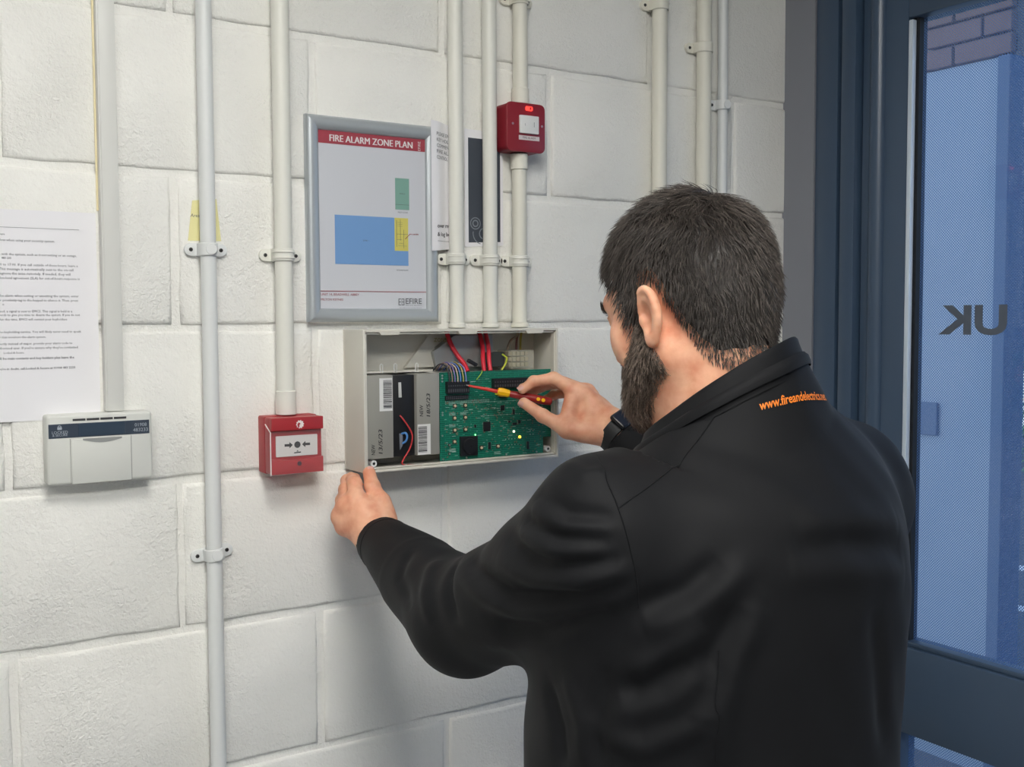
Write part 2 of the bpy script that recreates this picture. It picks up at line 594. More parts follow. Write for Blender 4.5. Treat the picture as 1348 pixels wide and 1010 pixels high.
# ================================================================== conduits on the wall
def conduit(x, r, z0, z1, m, label, couplers=(), y=None, group='conduits on the block wall'):
    y = -(r + .0045) if y is None else y
    t = thing('conduit', (x, y, z0), label, 'conduit', group)
    Geo().cyl((x, y, z0), (x, y, z1), r, n=28, cap=True).build('pipe', m, t, 40)
    for (c0, c1) in couplers:
        g = Geo()
        g.tube([(x, y, c0), (x, y, c0 + .0012), (x, y, c1 - .0012), (x, y, c1)],
               [r + .0006, r + .0022, r + .0022, r + .0006], 28)
        g.build('coupler', m, t, 40)
    return t

TOPZ = RZ1 - .001
conduit(.2755, .0115, 0.02, TOPZ, M_PVC_W, 'white conduit running full height between the alarm keypad and the red call point')
conduit(.391, .0135, 1.4405, TOPZ, M_PVC_C, 'cream conduit running down into the top of the red call point', [(1.4405, 1.478)])
conduit(.6965, .0125, 1.5715, TOPZ, M_PVC_C, 'cream conduit into the control panel, leftmost of three beside the red switch', [(1.5715, 1.58)])
conduit(.763, .0125, 1.5715, TOPZ, M_PVC_C, 'cream conduit into the control panel, middle one of three left of the red switch', [(1.5715, 1.58)])
conduit(.8255, .013, 1.9562, TOPZ, M_PVC_C2, 'cream conduit running up from the top of the red switch box', [(1.9562, 1.984)])
conduit(.8225, .013, 1.5715, 1.8716, M_PVC_C2, 'short cream conduit between the red switch box and the control panel', [(1.8440, 1.8716), (1.5715, 1.58)])
conduit(1.139, .0143, 0.02, TOPZ, M_PVC_C2, 'thick cream painted conduit just above the man\'s head')
conduit(1.251, .0143, 0.02, TOPZ, M_PVC_C2, 'thick cream painted conduit right beside the thin grey-white conduit')
conduit(1.305, .0098, 0.02, TOPZ, M_PVC_W, 'thin grey-white conduit, the one nearest the dark door frame')

# ---- saddle clips: base spacer, strap with two lugs, two screws, some with a round boss
def saddle(x, z, r, m, style, label, tilt=0.0, group='saddle clips on the conduits'):
    yc = -(r + .0045)
    t = thing('saddle_clip', (x, 0, z), label, 'pipe clip', group)
    w = r + .0205
    hh = .0095
    # base spacer bar, flat against the blocks
    def ear(s):
        pts = []
        for k in range(9):
            a = math.radians(-90 + 180 * k / 8)
            pts.append((s * (w - hh + hh * math.cos(a)), hh * math.sin(a)))
        inner = r * .55
        pts = [(s * inner, -hh)] + pts + [(s * inner, hh)]
        return pts if s > 0 else pts[::-1]
    rot = Matrix.Translation((x, 0, z)) @ Matrix.Rotation(tilt, 4, 'Y')
    g = Geo()
    for s in (-1, 1):
        g.prism(ear(s), -.0004, -.0062, .0012, rot)
    # strap over the pipe
    rows = []
    R_ = r + .0026
    for kz in (-hh, -hh + .0012, hh - .0012, hh):
        rr = R_ - (.0012 if abs(kz) == hh else 0)
        row = [(-rr, -.0005, kz)]
        for k in range(17):
            a = math.pi * k / 16
            row.append((-rr * math.cos(a), yc - rr * math.sin(a), kz))
        row.append((rr, -.0005, kz))
        rows.append([rot @ Vector(p) for p in row])
    g.grid(rows)
    g.build('strap', m, t, 40)
    if style == 'ribbed':
        for kz in (-.0045, .0045):
            pts = [rot @ Vector((-(R_ + .0006) * math.cos(math.pi * k / 14), yc - (R_ + .0006) * math.sin(math.pi * k / 14), kz)) for k in range(15)]
            Geo().tube(pts, .0013, 6).build('rib', m, t, 60)
    if style == 'boss':
        c = rot @ Vector((.001, yc - R_ + .0015, 0))
        Geo().cyl(c, c + Vector((-.0008, -.0032, 0)), .0088, .0076, n=24).build('boss', m, t, 40)
    for s in (-1, 1):
        c = rot @ Vector((s * (w - hh), -.0060, 0))
        sc = Geo().cyl(c, c + Vector((0, -.0014, 0)), .0031, .0026, n=14).build('screw', M_SCREW, t, 40)
        g2 = Geo()
        g2.box(c.x - .002, c.x + .002, c.y - .0017, c.y - .0013, c.z - .0004, c.z + .0004)
        g2.box(c.x - .0004, c.x + .0004, c.y - .0017, c.y - .0013, c.z - .002, c.z + .002)
        g2.build('slot', M_BLACK, sc)
saddle(.2755, 1.690, .0115, M_PVC_W, 'boss', 'white saddle clip with round boss under the yellow note')
saddle(.2755, 1.237, .0115, M_PVC_W, 'boss', 'white saddle clip low on the conduit below the alarm keypad', tilt=-.10)
saddle(.391, 1.685, .0135, M_PVC_C, 'ribbed', 'cream ribbed saddle clip left of the zone plan frame')
saddle(.6965, 1.687, .0125, M_PVC_C, 'ribbed', 'cream ribbed saddle clip above the control panel, leftmost of three in a row')
saddle(.763, 1.687, .0125, M_PVC_C, 'ribbed', 'cream ribbed saddle clip above the control panel, middle of three in a row')
saddle(.8235, 1.687, .013, M_PVC_C, 'ribbed', 'cream ribbed saddle clip above the control panel, rightmost of three in a row')
saddle(.8255, 2.135, .013, M_PVC_C2, 'ribbed', 'cream saddle clip on the conduit above the red switch box')
saddle(1.139, 2.172, .0143, M_PVC_C2, 'plain', 'painted saddle clip on the thick conduit above the man\'s head')
saddle(1.251, 2.108, .0143, M_PVC_C2, 'plain', 'painted saddle clip on the thick conduit beside the thin one')
saddle(1.305, 2.005, .0098, M_PVC_W, 'boss', 'small white clip with round boss on the thin conduit')

# ---- mini trunking down to the keypad
tr = thing('cable_trunking', (.137, 0, 1.4585), 'white rectangular cable trunking running down to the alarm keypad', 'trunking')
Geo().box(.1255, .1485, -.0165, -.0003, 1.4585, TOPZ, .0008).build('channel', M_PVC_T, tr, 40)
Geo().box(.1275, .1500, -.0185, -.0165, 1.4585, TOPZ, .0009).build('lid', M_PVC_T, tr, 40)
M_CAULK = mat('yellowed_sealant', (236, 224, 184), 0.6, var=0.1, vscale=40)
Geo().box(.1228, .1258, -.003, -.0002, 1.74, TOPZ, .001).build('sealant_bead', M_CAULK, tr)

# ================================================================== notices
def sheet(rows_x, rows_z, y, bulge=0.0, thick=.0004):
    """Thin sheet of paper with a slight curl, front face towards -Y."""
    g = Geo()
    n = 10
    x0, x1 = rows_x; z0, z1 = rows_z
    front, back = [], []
    for j in range(n + 1):
        fr_, bk_ = [], []
        for i in range(n + 1):
            a, b = i / n, j / n
            yy = y - bulge * (a * (1 - a)) * 4 * .3 - bulge * max(0, .18 - b) * 2
            fr_.append((x0 + (x1 - x0) * a, yy, z0 + (z1 - z0) * b))
            bk_.append((x0 + (x1 - x0) * a, yy + thick, z0 + (z1 - z0) * b))
        front.append(fr_); back.append(bk_[::-1])
    g.grid(front); g.grid(back)
    return g

nt_ = thing('notice', (.017, 0, 1.449), 'white typed instruction sheet pinned left of the cable trunking', 'notice')
sheet((-.088, .1215), (1.449, 1.7365), -.0012).build('sheet', M_PAPER, nt_, 60)
yN = -.0016
g = Geo()
LINES = [  # text, x of the right end, z of the middle, bold
    ('cure', .004, 1.703, 1), ('follow when using your security system.', .067, 1.695, 0),
    ('issue with the system, such as it not setting or an outage,', .095, 1.676, 0), ('483 233', .011, 1.671, 1),
    ('08:30 to 17:00. If you call outside of these hours, leave a', .096, 1.662, 0),
    ('us. This message is automatically sent to the on-call', .090, 1.656, 0),
    ('ly diagnose the issue remotely. If needed, they will', .086, 1.650, 0),
    ('service level agreement (SLA) for out-of-hours response is', .098, 1.644, 0),
    ('ge the alarm when setting or unsetting the system, enter', .096, 1.620, 0),
    ('your proximity tag to the keypad to silence it. Then, press', .095, 1.614, 0), ('it.', .001, 1.6085, 0),
    ('missed, a signal is sent to EMCS. This signal is held in a', .087, 1.599, 0),
    ('seconds to give you time to disarm the system. If you do not', .097, 1.594, 0),
    ('within this time, EMCS will contact your keyholders', .080, 1.588, 0),
    ('y the keyholding service. You will likely never need to speak', .098, 1.571, 0), ('y that monitors the alarm system.', .052, 1.564, 0),
    ('directly instead of major, provide your alarm code to', .086, 1.555, 0),
    ('authorised user. If you\'re unsure why they\'ve contacted', .093, 1.549, 0), ('Locked & Secure.', .024, 1.543, 0),
    ('will be main contacts and key holders plus leave the', .088, 1.535, 1),
    ('you\'re in doubt, call Locked & Secure at 01908 483 2233', .089, 1.521, 1)]
for s, xr, z, bold in LINES:
    add_text(g, s, xr, yN, z - .0012, .0037, 'R', bold=.00006 if bold else .00001, res=1, width=None if len(s) < 20 else (xr + .007 + .004 * (len(s) > 45)))
g.box(-.075, .099, yN, yN + .0002, 1.7122, 1.7126)
g.build('printed_text', M_INKSOFT, nt_)

# yellow sticky note tucked behind the white conduit
M_NOTE = mat('yellow_note_paper', (232, 226, 168), 0.8, var=0.02, vscale=20)
sn = thing('sticky_note', (.275, 0, 1.703), 'pale yellow sticky note tucked behind the white conduit', 'note')
Geo().prism([(.2505, 1.703), (.300, 1.704), (.294, 1.766), (.258, 1.762)], -.0004, -.0010).build('sheet', M_NOTE, sn)
g = Geo(); add_text(g, 'Areas', .2545, -.0014, 1.738, .009, width=.0165, shear=.2); g.build('handwriting', M_INKSOFT, sn)

# ================================================================== intruder alarm keypad
kp = thing('alarm_keypad', (.1145, 0, 1.3605), 'off-white alarm keypad with dark display band below the trunking', 'keypad')
M_KP = mat('offwhite_abs', (214, 215, 209), 0.45, var=0.015, vscale=20)
M_KPB = mat('dark_slate_display', (58, 68, 82), 0.3)
kx0, kx1, kz0, kz1 = .0445, .1855, 1.3605, 1.4575
Geo().prism(rrect(kx0, kx1, kz0, kz1, .005), -.0005, -.028, .004).build('case', M_KP, kp, 50)
fl = Geo().box(.0757, .1553, -.0293, -.026, kz0 + .0005, 1.4228, .0008)
fl = fl.build('flap', M_KP, kp, 40)
Geo().prism([(.091 + .052 * k / 12, 1.4212 - .0042 * math.sin(math.pi * k / 12)) for k in range(13)] + [(.143, 1.4232), (.091, 1.4232)], -.0284, -.0300).build('finger_recess_shade', mat('shadow_grey_abs', (150, 152, 150), 0.5), kp)  # flat piece; the recess's shade is put into its darker grey
Geo().box(.0470, .1815, -.0286, -.026, 1.4255, 1.4450, .0004).build('display_band', M_KPB, kp)
Geo().box(.0855, .1475, -.0290, -.0285, 1.4270, 1.4440, .0002).build('screen', mat('display_glass', (54, 68, 84), 0.15), kp)
for k in range(4):
    Geo().box(.0785 + k * .0182, .0785 + k * .0182 + .0168, -.0285, -.026, 1.4482, 1.4512).build('indicator_window', mat('smoked_window', (66, 66, 68), 0.3), kp)
for xs in (.0745, .1560):
    Geo().box(xs - .0004, xs + .0004, -.0282, -.026, kz0 + .001, 1.4240).build('seam', mat('seam_grey', (150, 150, 146), 0.6), kp)
g = Geo(); M_KT = mat('silver_print', (170, 178, 188), 0.5)
add_text(g, '01908', .1694, -.0290, 1.4363, .0068, 'C', width=.0165)
add_text(g, '483233', .1690, -.0290, 1.4290, .0068, 'C', width=.0205)
g.build('phone_number', M_KT, kp); g = Geo()
add_text(g, 'LOCKED', .0615, -.0290, 1.4318, .0056, 'C', width=.0205)
add_text(g, '& SECURE', .0615, -.0290, 1.4283, .0036, 'C', width=.0195)
for k in range(8):    # small padlock mark above the name
    a = math.pi * k / 8; b = math.pi * (k + 1) / 8
    g.prism([(.0612 + .0024 * math.cos(a), 1.4408 + .0024 * math.sin(a)), (.0612 + .0024 * math.cos(b), 1.4408 + .0024 * math.sin(b)),
             (.0612 + .0016 * math.cos(b), 1.4408 + .0016 * math.sin(b)), (.0612 + .0016 * math.cos(a), 1.4408 + .0016 * math.sin(a))], -.0287, -.0290)
g.prism(rrect(.0583, .0641, 1.4372, 1.4408, .0008), -.0287, -.0290)
g.build('logo', M_KT, kp)

# ================================================================== manual call point
cp = thing('call_point', (.3945, 0, 1.3525), 'red break-glass fire call point with clear cover', 'call point')
cx0, cx1, cz0, cz1 = .3525, .4375, 1.3525, 1.4400
M_CLEAR = mat('clear_cover', (245, 235, 235), 0.05, alpha=0.03)
Geo().prism(rrect(cx0, cx1, cz0, cz1, .003), -.0005, -.026, .0005).build('back_box', M_RED, cp, 40)
g = Geo()
g.prism(rrect(cx0 + .001, cx1 - .001, cz0 + .001, cz1 - .001, .003), -.026, -.046, .001)
g.build('body', M_RED, cp, 40)
g = Geo().prism(rrect(cx0 + .001, cx1 - .001, 1.4195, cz1 - .001, .0015), -.046, -.0545, .001).build('visor', M_RED, cp, 40)
g = Geo()     # lower lip with a shallow arched top edge
pts = [(cx0 + .001, cz0 + .001), (cx1 - .001, cz0 + .001), (cx1 - .001, 1.3770)]
pts += [(cx1 - .001 - (cx1 - cx0 - .002) * k / 14, 1.3770 - .0032 * math.sin(math.pi * k / 14)) for k in range(1, 14)] + [(cx0 + .001, 1.3770)]
g.prism(pts, -.046, -.0530, .001).build('lower_lip', M_RED, cp, 40)
Geo().prism(rrect(.3625, .4290, 1.3795, 1.4110, .001), -.046, -.0478).build('glass_element', mat('white_element', (214, 212, 210), 0.35), cp)
g = Geo()
c = (.3965, 1.3966)
g.prism([(c[0] + .0050 * math.cos(2 * math.pi * k / 24), c[1] + .0050 * math.sin(2 * math.pi * k / 24)) for k in range(24)], -.0478, -.0481)
for s in (-1, 1):
    a = [(.0075, 0), (.0128, .0047), (.0128, .0019), (.0205, .0019), (.0205, -.0019), (.0128, -.0019), (.0128, -.0047)]
    g.prism([(c[0] + s * x, c[1] + z) for x, z in (a if s > 0 else a[::-1])], -.0478, -.0481)
g.prism([(c[0] - .0055, 1.3835), (c[0] + .0055, 1.3840), (c[0] + .0055, 1.3858), (c[0] - .0055, 1.3852)], -.0478, -.0481)
g.prism([(c[0] - .0018, 1.3862), (c[0] + .0018, 1.3862), (c[0], 1.3882)], -.0478, -.0481)
g.build('printed_symbol', mat('call_point_ink', (50, 50, 52), 0.6), cp)
g = Geo()   # burning house mark: outline star of flames around a small house
star = []
for k in range(20):
    a = 2 * math.pi * k / 20 + .1
    rr = .0068 if k % 2 == 0 else .0052
    star.append((.3985 + rr * math.cos(a), 1.4282 + rr * math.sin(a)))
g.prism(star, -.0545, -.0547)
g.build('flame_mark', mat('white_mark', (235, 225, 222), 0.6), cp)
g = Geo()
g.prism([(.3950, 1.4238), (.3975, 1.4238), (.3975, 1.4272), (.3995, 1.4290), (.3965, 1.4312), (.3942, 1.4285)], -.0547, -.0549)
g.build('house_mark', M_RED, cp)
Geo().cyl((.3972, -.0528, 1.3682), (.3972, -.0534, 1.3682), .0036, n=16).build('key_hole', mat('key_hole_grey', (70, 40, 50), 0.5), cp)
g = Geo()
g.box(cx0 - .0022, cx1 + .0022, -.0572, -.0562, cz0 - .001, 1.4190, .0004)
g.box(cx0 - .0022, cx0 - .0012, -.0572, -.034, cz0 - .001, 1.4190, .0004)
g.box(cx1 + .0012, cx1 + .0022, -.0572, -.034, cz0 - .001, 1.4190, .0004)
g.build('clear_cover', M_CLEAR, cp)
g = Geo()
g.tube([(cx0 - .0020, -.0570, cz0), (cx0 - .0020, -.0572, 1.4180), (cx0 - .002, -.036, 1.4290)], .0009, 6)
g.build('cover_edge', mat('clear_edge', (240, 228, 226), 0.2), cp)

# ================================================================== framed zone plan
fp = thing('zone_plan', (.550, 0, 1.582), 'silver snap frame holding the fire alarm zone plan', 'framed sign')
M_ALU = mat('brushed_aluminium', (186, 192, 196), 0.36, 0.45, var=0.03, vscale=14)
fx0, fx1, fz0, fz1 = .4335, .6655, 1.5825, 1.9045
def rail(p, q, inward):
    """Mitred snap-frame rail from outer corner p to q; curved section bulging off the wall."""
    p, q, n = Vector(p), Vector(q), Vector(inward)
    d = (q - p).normalized()
    prof = [(0, .0005), (0, .0085), (.003, .0118), (.008, .0128), (.014, .0118), (.019, .0090), (.0215, .0068), (.0215, .0005)]
    rows = []
    for w, h in prof:
        off = n * w + Vector((0, -h, 0))
        rows.append([p + off + d * w, q + off - d * w])
    return Geo().grid(rows)
P_ = [Vector((fx0, 0, fz0)), Vector((fx1, 0, fz0)), Vector((fx1, 0, fz1)), Vector((fx0, 0, fz1))]
for a, b, n in ((0, 1, (0, 0, 1)), (1, 2, (-1, 0, 0)), (2, 3, (0, 0, -1)), (3, 0, (1, 0, 0))):
    rail(P_[a], P_[b], n).build('frame_rail', M_ALU, fp, 50)
Geo().box(fx0 + .019, fx1 - .019, -.0052, -.0008, fz0 + .019, fz1 - .019).build('poster', mat('poster_paper', (206, 208, 214), 0.28, var=0.012, vscale=6), fp)
yP = -.0056
px0, px1, pz0, pz1 = fx0 + .0215, fx1 - .0215, fz0 + .0215, fz1 - .0215
M_PRED = mat('print_red', (164, 66, 78), 0.4)
Geo().box(px0, px1, yP, -.005, pz1 - .0205, pz1 - .0005).build('header_band', M_PRED, fp)
g = Geo()
for k in range(3):      # letters struck three times side by side for weight
    add_text(g, 'FIRE ALARM ZONE PLAN', .5472 + .0004 * k, yP - .0003 - .00003 * k, 1.8664, .012, 'C', width=.146, height=.0104, res=4)
add_text(g, 'EFIRE', .6355, yP - .0003, 1.8635, .006, 'L', width=.015, rot=math.pi / 2)
g.build('header_text', mat('print_white', (226, 220, 220), 0.5), fp)
Geo().box(.5885, .6140, yP, -.005, 1.7655, 1.8165).build('green_zone', mat('print_green', (126, 168, 154), 0.45), fp)
Geo().prism([(.4815, 1.6745), (.6115, 1.6745), (.6115, 1.6985), (.5865, 1.6985), (.5865, 1.7520), (.4815, 1.7520)], -.005, yP).build('blue_zone', mat('print_blue', (116, 158, 208), 0.45), fp)
Geo().box(.5865, .6115, yP, -.005, 1.6985, 1.7520).build('yellow_zone', mat('print_yellow', (212, 202, 104), 0.45), fp)
g = Geo()
for (a, b, c_, d_) in ((.590, .5905, 1.705, 1.748), (.597, .5974, 1.715, 1.750), (.603, .6034, 1.703, 1.733), (.590, .611, 1.7255, 1.7259), (.590, .600, 1.7165, 1.7169),
                       (.592, .601, 1.7385, 1.7388), (.592, .601, 1.7415, 1.7418), (.592, .601, 1.7445, 1.7448), (.593, .609, 1.7065, 1.7068), (.5885, .614, 1.7735, 1.7739)):
    g.box(a, b, yP - .0003, yP, c_, d_)
tag(g.build('partition_lines', mat('print_dark', (84, 92, 96), 0.5), fp), kind='stuff'); g = Geo()
add_text(g, 'ZONE 1', .5345, yP - .0003, 1.7120, .004, 'C', width=.010)
add_text(g, 'ZONE 3', .6010, yP - .0003, 1.7905, .004, 'C', width=.010)
add_text(g, 'ZONE 2', .5985, yP - .0003, 1.7100, .003, 'C', width=.007)
add_text(g, 'FIRST FLOOR', .6020, yP - .0003, 1.7600, .004, 'C', width=.018)
add_text(g, 'GROUND FLOOR', .6000, yP - .0003, 1.6660, .004, 'C', width=.022)
tag(g.build('zone_lettering', mat('print_dark', (84, 92, 96), 0.5), fp), kind='stuff')
g = Geo()
add_text(g, 'UNIT 14, BRADWELL ABBEY', px0 + .001, yP - .0003, 1.6245, .005, width=.066)
add_text(g, 'MILTON KEYNES', px0 + .001, yP - .0003, 1.6165, .005, width=.038)
g.box(px0, px1, yP - .0002, -.005, 1.6310, 1.6320)
add_text(g, 'YOU ARE HERE', .6150, yP - .0003, 1.7255, .0034, 'L', width=.0155, bold=.0001)
g.prism([(.6060, 1.7175), (.6155, 1.7265), (.6150, 1.7272), (.6055, 1.7183)], -.005, yP - .0003)
g.build('red_print', mat('print_dark_red', (150, 60, 70), 0.5), fp)
g = Geo()
add_text(g, 'EFIRE', .6055, yP - .0003, 1.6120, .012, 'L', width=.0300, bold=.0001, height=.0090)
add_text(g, 'FIRE AND SECURITY', .6055, yP - .0003, 1.6088, .003, 'L', width=.0300, height=.0012)
for k in range(2):
    add_text(g, 'Fire Alarm and Security Systems', .5945, yP - .0003, 1.6050 - k * .0028, .003, 'L', width=.0410, height=.0013)
for (a, b, c_, d_) in ((0, .0045, 0, .0010), (0, .0010, 0, .011), (0, .0045, .005, .006), (0, .0045, .010, .011), (.0058, .0062, 0, .011), (.0058, .0105, .0100, .011), (.0058, .0105, .005, .006), (.0095, .0105, 0, .011), (.0058, .0105, 0, .001)):
    g.box(.5925 + a, .5925 + b, yP - .0003, yP, 1.6095 + c_, 1.6095 + d_)
g.build('logo_print', mat('print_grey', (96, 98, 104), 0.5), fp)

# ================================================================== log-book notices behind the conduits
ns = thing('log_book_notice', (.680, 0, 1.699), 'white notice sheet overlapping the silver frame, tucked behind the conduit', 'notice')
def sheet_y(x):
    """The sheet lies over the edge of the silver frame and is tucked behind the conduit."""
    return -float(np.interp(x, [.640, .664, .672, .681, .687, .730], [.0172, .0150, .0105, .0050, .0028, .0022]))
g = Geo()
xs = [.6500, .6560, .6620, .6670, .6710, .6750, .6790, .6830, .6870, .6950, .7060, .7150]
def sheet_z(x, top):
    a = (x - .650) / .0715
    return 1.9145 - .006 * a if top else 1.6995 + .008 * a
for d_ in (0, .0004):
    rows = [[(x, sheet_y(x) + d_, sheet_z(x, False)), (x, sheet_y(x) + d_, sheet_z(x, True))] for x in (xs if d_ else xs[::-1])]
    g.grid(rows)
g.build('sheet', M_PAPER, ns, 60)
def on_sheet(g, name):
    for v in g.bm.verts:
        v.co.y = sheet_y(v.co.x) - .0004
    g.build(name, mat('notice_ink', (78, 80, 86), 0.7), ns)
g = Geo()
for k, s in enumerate(('PLEASE ENSURE', 'KEY HOLDERS', 'COMMENTS IN', 'FIRE ALARM', 'CONTROL PANEL')):
    add_text(g, s, .6610, 0, 1.8905 - k * .0096, .0092, width=.046, height=.0058, slant=-.04)
on_sheet(g, 'heading_text')
g = Geo()
add_text(g, 'over must', .6610, 0, 1.7385, .012, width=.040, slant=.05, bold=.0002)
add_text(g, '& log book', .6610, 0, 1.7245, .012, width=.043, slant=.05, bold=.0002)
g.grid([[(.661 + .004 * k, 0, 1.7165), (.661 + .004 * k, 0, 1.7170)] for k in range(10)][::-1])
on_sheet(g, 'footer_text')
lb = thing('log_book_cover', (.7425, 0, 1.711), 'dark grey printed cover with white border between two conduits', 'booklet')
Geo().prism([(.7225, 1.7095), (.7995, 1.7140), (.7995, 1.9060), (.7225, 1.9090)], -.0003, -.0013).build('sheet', M_PAPER, lb)
Geo().prism([(.7295, 1.7170), (.7935, 1.7200), (.7935, 1.8935), (.7295, 1.8945)], -.0013, -.0016).build('dark_print', mat('print_charcoal', (66, 72, 82), 0.5), lb)
g = Geo()
def ring(cx, cz, r0, r1, a0=0, a1=360, n=24):
    for k in range(n):
        a = math.radians(a0 + (a1 - a0) * k / n); b = math.radians(a0 + (a1 - a0) * (k + 1) / n)
        g.prism([(cx + r1 * math.cos(a), cz + r1 * math.sin(a)), (cx + r1 * math.cos(b), cz + r1 * math.sin(b)),
                 (cx + r0 * math.cos(b), cz + r0 * math.sin(b)), (cx + r0 * math.cos(a), cz + r0 * math.sin(a))], -.0016, -.0018)
ring(.7430, 1.7500, .0088, .0105); ring(.7430, 1.7500, .0040, .0062); ring(.7560, 1.7330, .0170, .0185, 170, 260); ring(.7600, 1.7330, .0080, .0100, 90, 270)
g.build('emblem', mat('print_pale_grey', (132, 138, 146), 0.5), lb)

# ================================================================== red switch box
sw = thing('fused_switch', (.8235, 0, 1.8725), 'red metal-clad fused switch box with white rocker', 'switch')
sx0, sx1, sz0, sz1 = .7835, .8625, 1.8722, 1.9555
Geo().prism(rrect(sx0 + .001, sx1 - .001, sz0 + .001, sz1 - .001, .010), -.0005, -.035, .0006).build('back_box', M_REDM, sw, 40)
Geo().prism(rrect(sx0, sx1, sz0, sz1, .010), -.035, -.0395, .0015).build('front_plate', M_REDM, sw, 40)
rk = Geo().prism(rrect(.8085, .8470, 1.9035, 1.9340, .0015), -.0395, -.0432, .0008).build('rocker', M_WHITE, sw, 40)
g = Geo().box(.8365, .8373, -.0436, -.0431, 1.9150, 1.9235); g.box(.8180, .8185, -.0436, -.0431, 1.9160, 1.9200)
g.build('rocker_mark', mat('switch_mark', (120, 120, 124), 0.5), sw)
Geo().box(.8075, .8500, -.0402, -.0394, 1.8925, 1.9000, .0002).build('label_strip', mat('label_strip_white', (216, 206, 206), 0.6), sw)
g = Geo(); add_text(g, 'FIRE ALARM', .8285, -.0405, 1.8948, .0044, 'C', width=.026); g.build('label_text', mat('label_ink', (110, 80, 84), 0.6), sw)
Geo().prism(rrect(.8215, .8355, 1.9425, 1.9500, .0022), -.0395, -.0415, .0006).build('neon_indicator', mat('neon_red', (255, 60, 50), 0.3, emit=.45), sw, 40)
Geo().prism(rrect(.8290, .8320, 1.9440, 1.9485, .0008), -.0415, -.0417).build('neon_lens', mat('neon_dark', (180, 20, 20), 0.3), sw)
for xs in (.7955, .8555):
    Geo().cyl((xs, -.0394, 1.9185), (xs, -.0402, 1.9185), .0021, n=12).build('screw', mat('screw_bright', (190, 180, 180), 0.3, 0.8), sw)

# ================================================================== fire alarm control panel (open enclosure)
fpn = thing('fire_alarm_panel', (.680, 0, 1.3475), 'open cream fire alarm control panel with green circuit board', 'control panel')
M_ENC = mat('enclosure_cream', (214, 211, 200), 0.45, var=0.015, vscale=15)
M_ENCG = mat('enclosure_grey_metal', (168, 170, 168), 0.45, 0.3)
ex0, ex1, ez0, ez1, ey = .4955, .8650, 1.3470, 1.5705, -.0745
wt = .0042
Geo().box(ex0, ex1, -.0045, -.0005, ez0, ez1).build('back_plate', M_ENC, fpn)
g = Geo().box(ex0, ex0 + wt, ey, -.0045, ez0, ez1, .0008); g.build('side_wall', M_ENC, fpn, 40)
g = Geo().box(ex1 - wt, ex1, ey, -.0045, ez0, ez1, .0008); g.build('side_wall', M_ENC, fpn, 40)
g = Geo().box(ex0 + wt, ex1 - wt, ey, -.0045, ez1 - wt, ez1, .0008); g.build('top_wall', M_ENC, fpn, 40)
g = Geo().box(ex0 + wt, ex1 - wt, ey, -.0045, ez0, ez0 + wt, .0008); g.build('bottom_wall', M_ENC, fpn, 40)
g = Geo()  # raised lip running round the opening, a groove inside the rim
l0 = .0052
for (a, b, c_, d_) in ((ex0 + l0, ex1 - l0, ez1 - l0 - .0022, ez1 - l0), (ex0 + l0, ex1 - l0, ez0 + l0, ez0 + l0 + .0022),
                      (ex0 + l0, ex0 + l0 + .0022, ez0 + l0, ez1 - l0), (ex1 - l0 - .0022, ex1 - l0, ez0 + l0, ez1 - l0)):
    g.box(a, b, ey + .0035, ey + .012, c_, d_)
g.build('inner_lip', M_ENC, fpn)
for xs in (.526, .668, .800):   # lid hooks along the top edge
    Geo().prism([(xs, ez1 - .0085), (xs + .030, ez1 - .0085), (xs + .034, ez1 - .0035), (xs - .003, ez1 - .0035)], ey + .010, ey - .0006).build('lid_hook', M_ENC, fpn)
# gusset web and pale chassis plate behind the battery bay
Geo().prism([(.600, 1.5070), (.660, 1.5070), (.652, 1.5640), (.648, 1.5640)], -.0046, -.012).build('gusset', M_ENC, fpn)
Geo().prism([(.655, 1.505), (.765, 1.505), (.765, 1.560), (.690, 1.560), (.648, 1.532)], -.0046, -.020, .001).build('chassis_plate', M_ENCG, fpn)
Geo().box(.504, .642, -.030, -.0046, 1.5005, 1.5035).build('battery_shelf', M_ENC, fpn)
for xs in (.548, .573, .612):
    Geo().tube([(xs - .0022, -.030, 1.500), (xs - .0022, -.030, 1.513), (xs, -.030, 1.5150), (xs + .0022, -.030, 1.513), (xs + .0022, -.030, 1.500)], .0009, 6).build('retaining_pin', M_WHITE, fpn, 60)
for (xs, zs) in ((.5165, 1.3600), (.8500, 1.3610)):   # screw bosses in the lower corners
    b_ = Geo().cyl((xs, -.0046, zs), (xs, -.0640, zs), .0052, n=18).box(xs - .009 if xs < .6 else xs, xs if xs < .6 else xs + .010, -.060, -.0046, zs - .0085, zs - .0040).build('screw_boss', M_WHITE, fpn, 40)
    Geo().cyl((xs, -.0640, zs), (xs, -.0644, zs), .0022, n=12).build('boss_hole', M_BLACK, fpn)
M_PCB = None
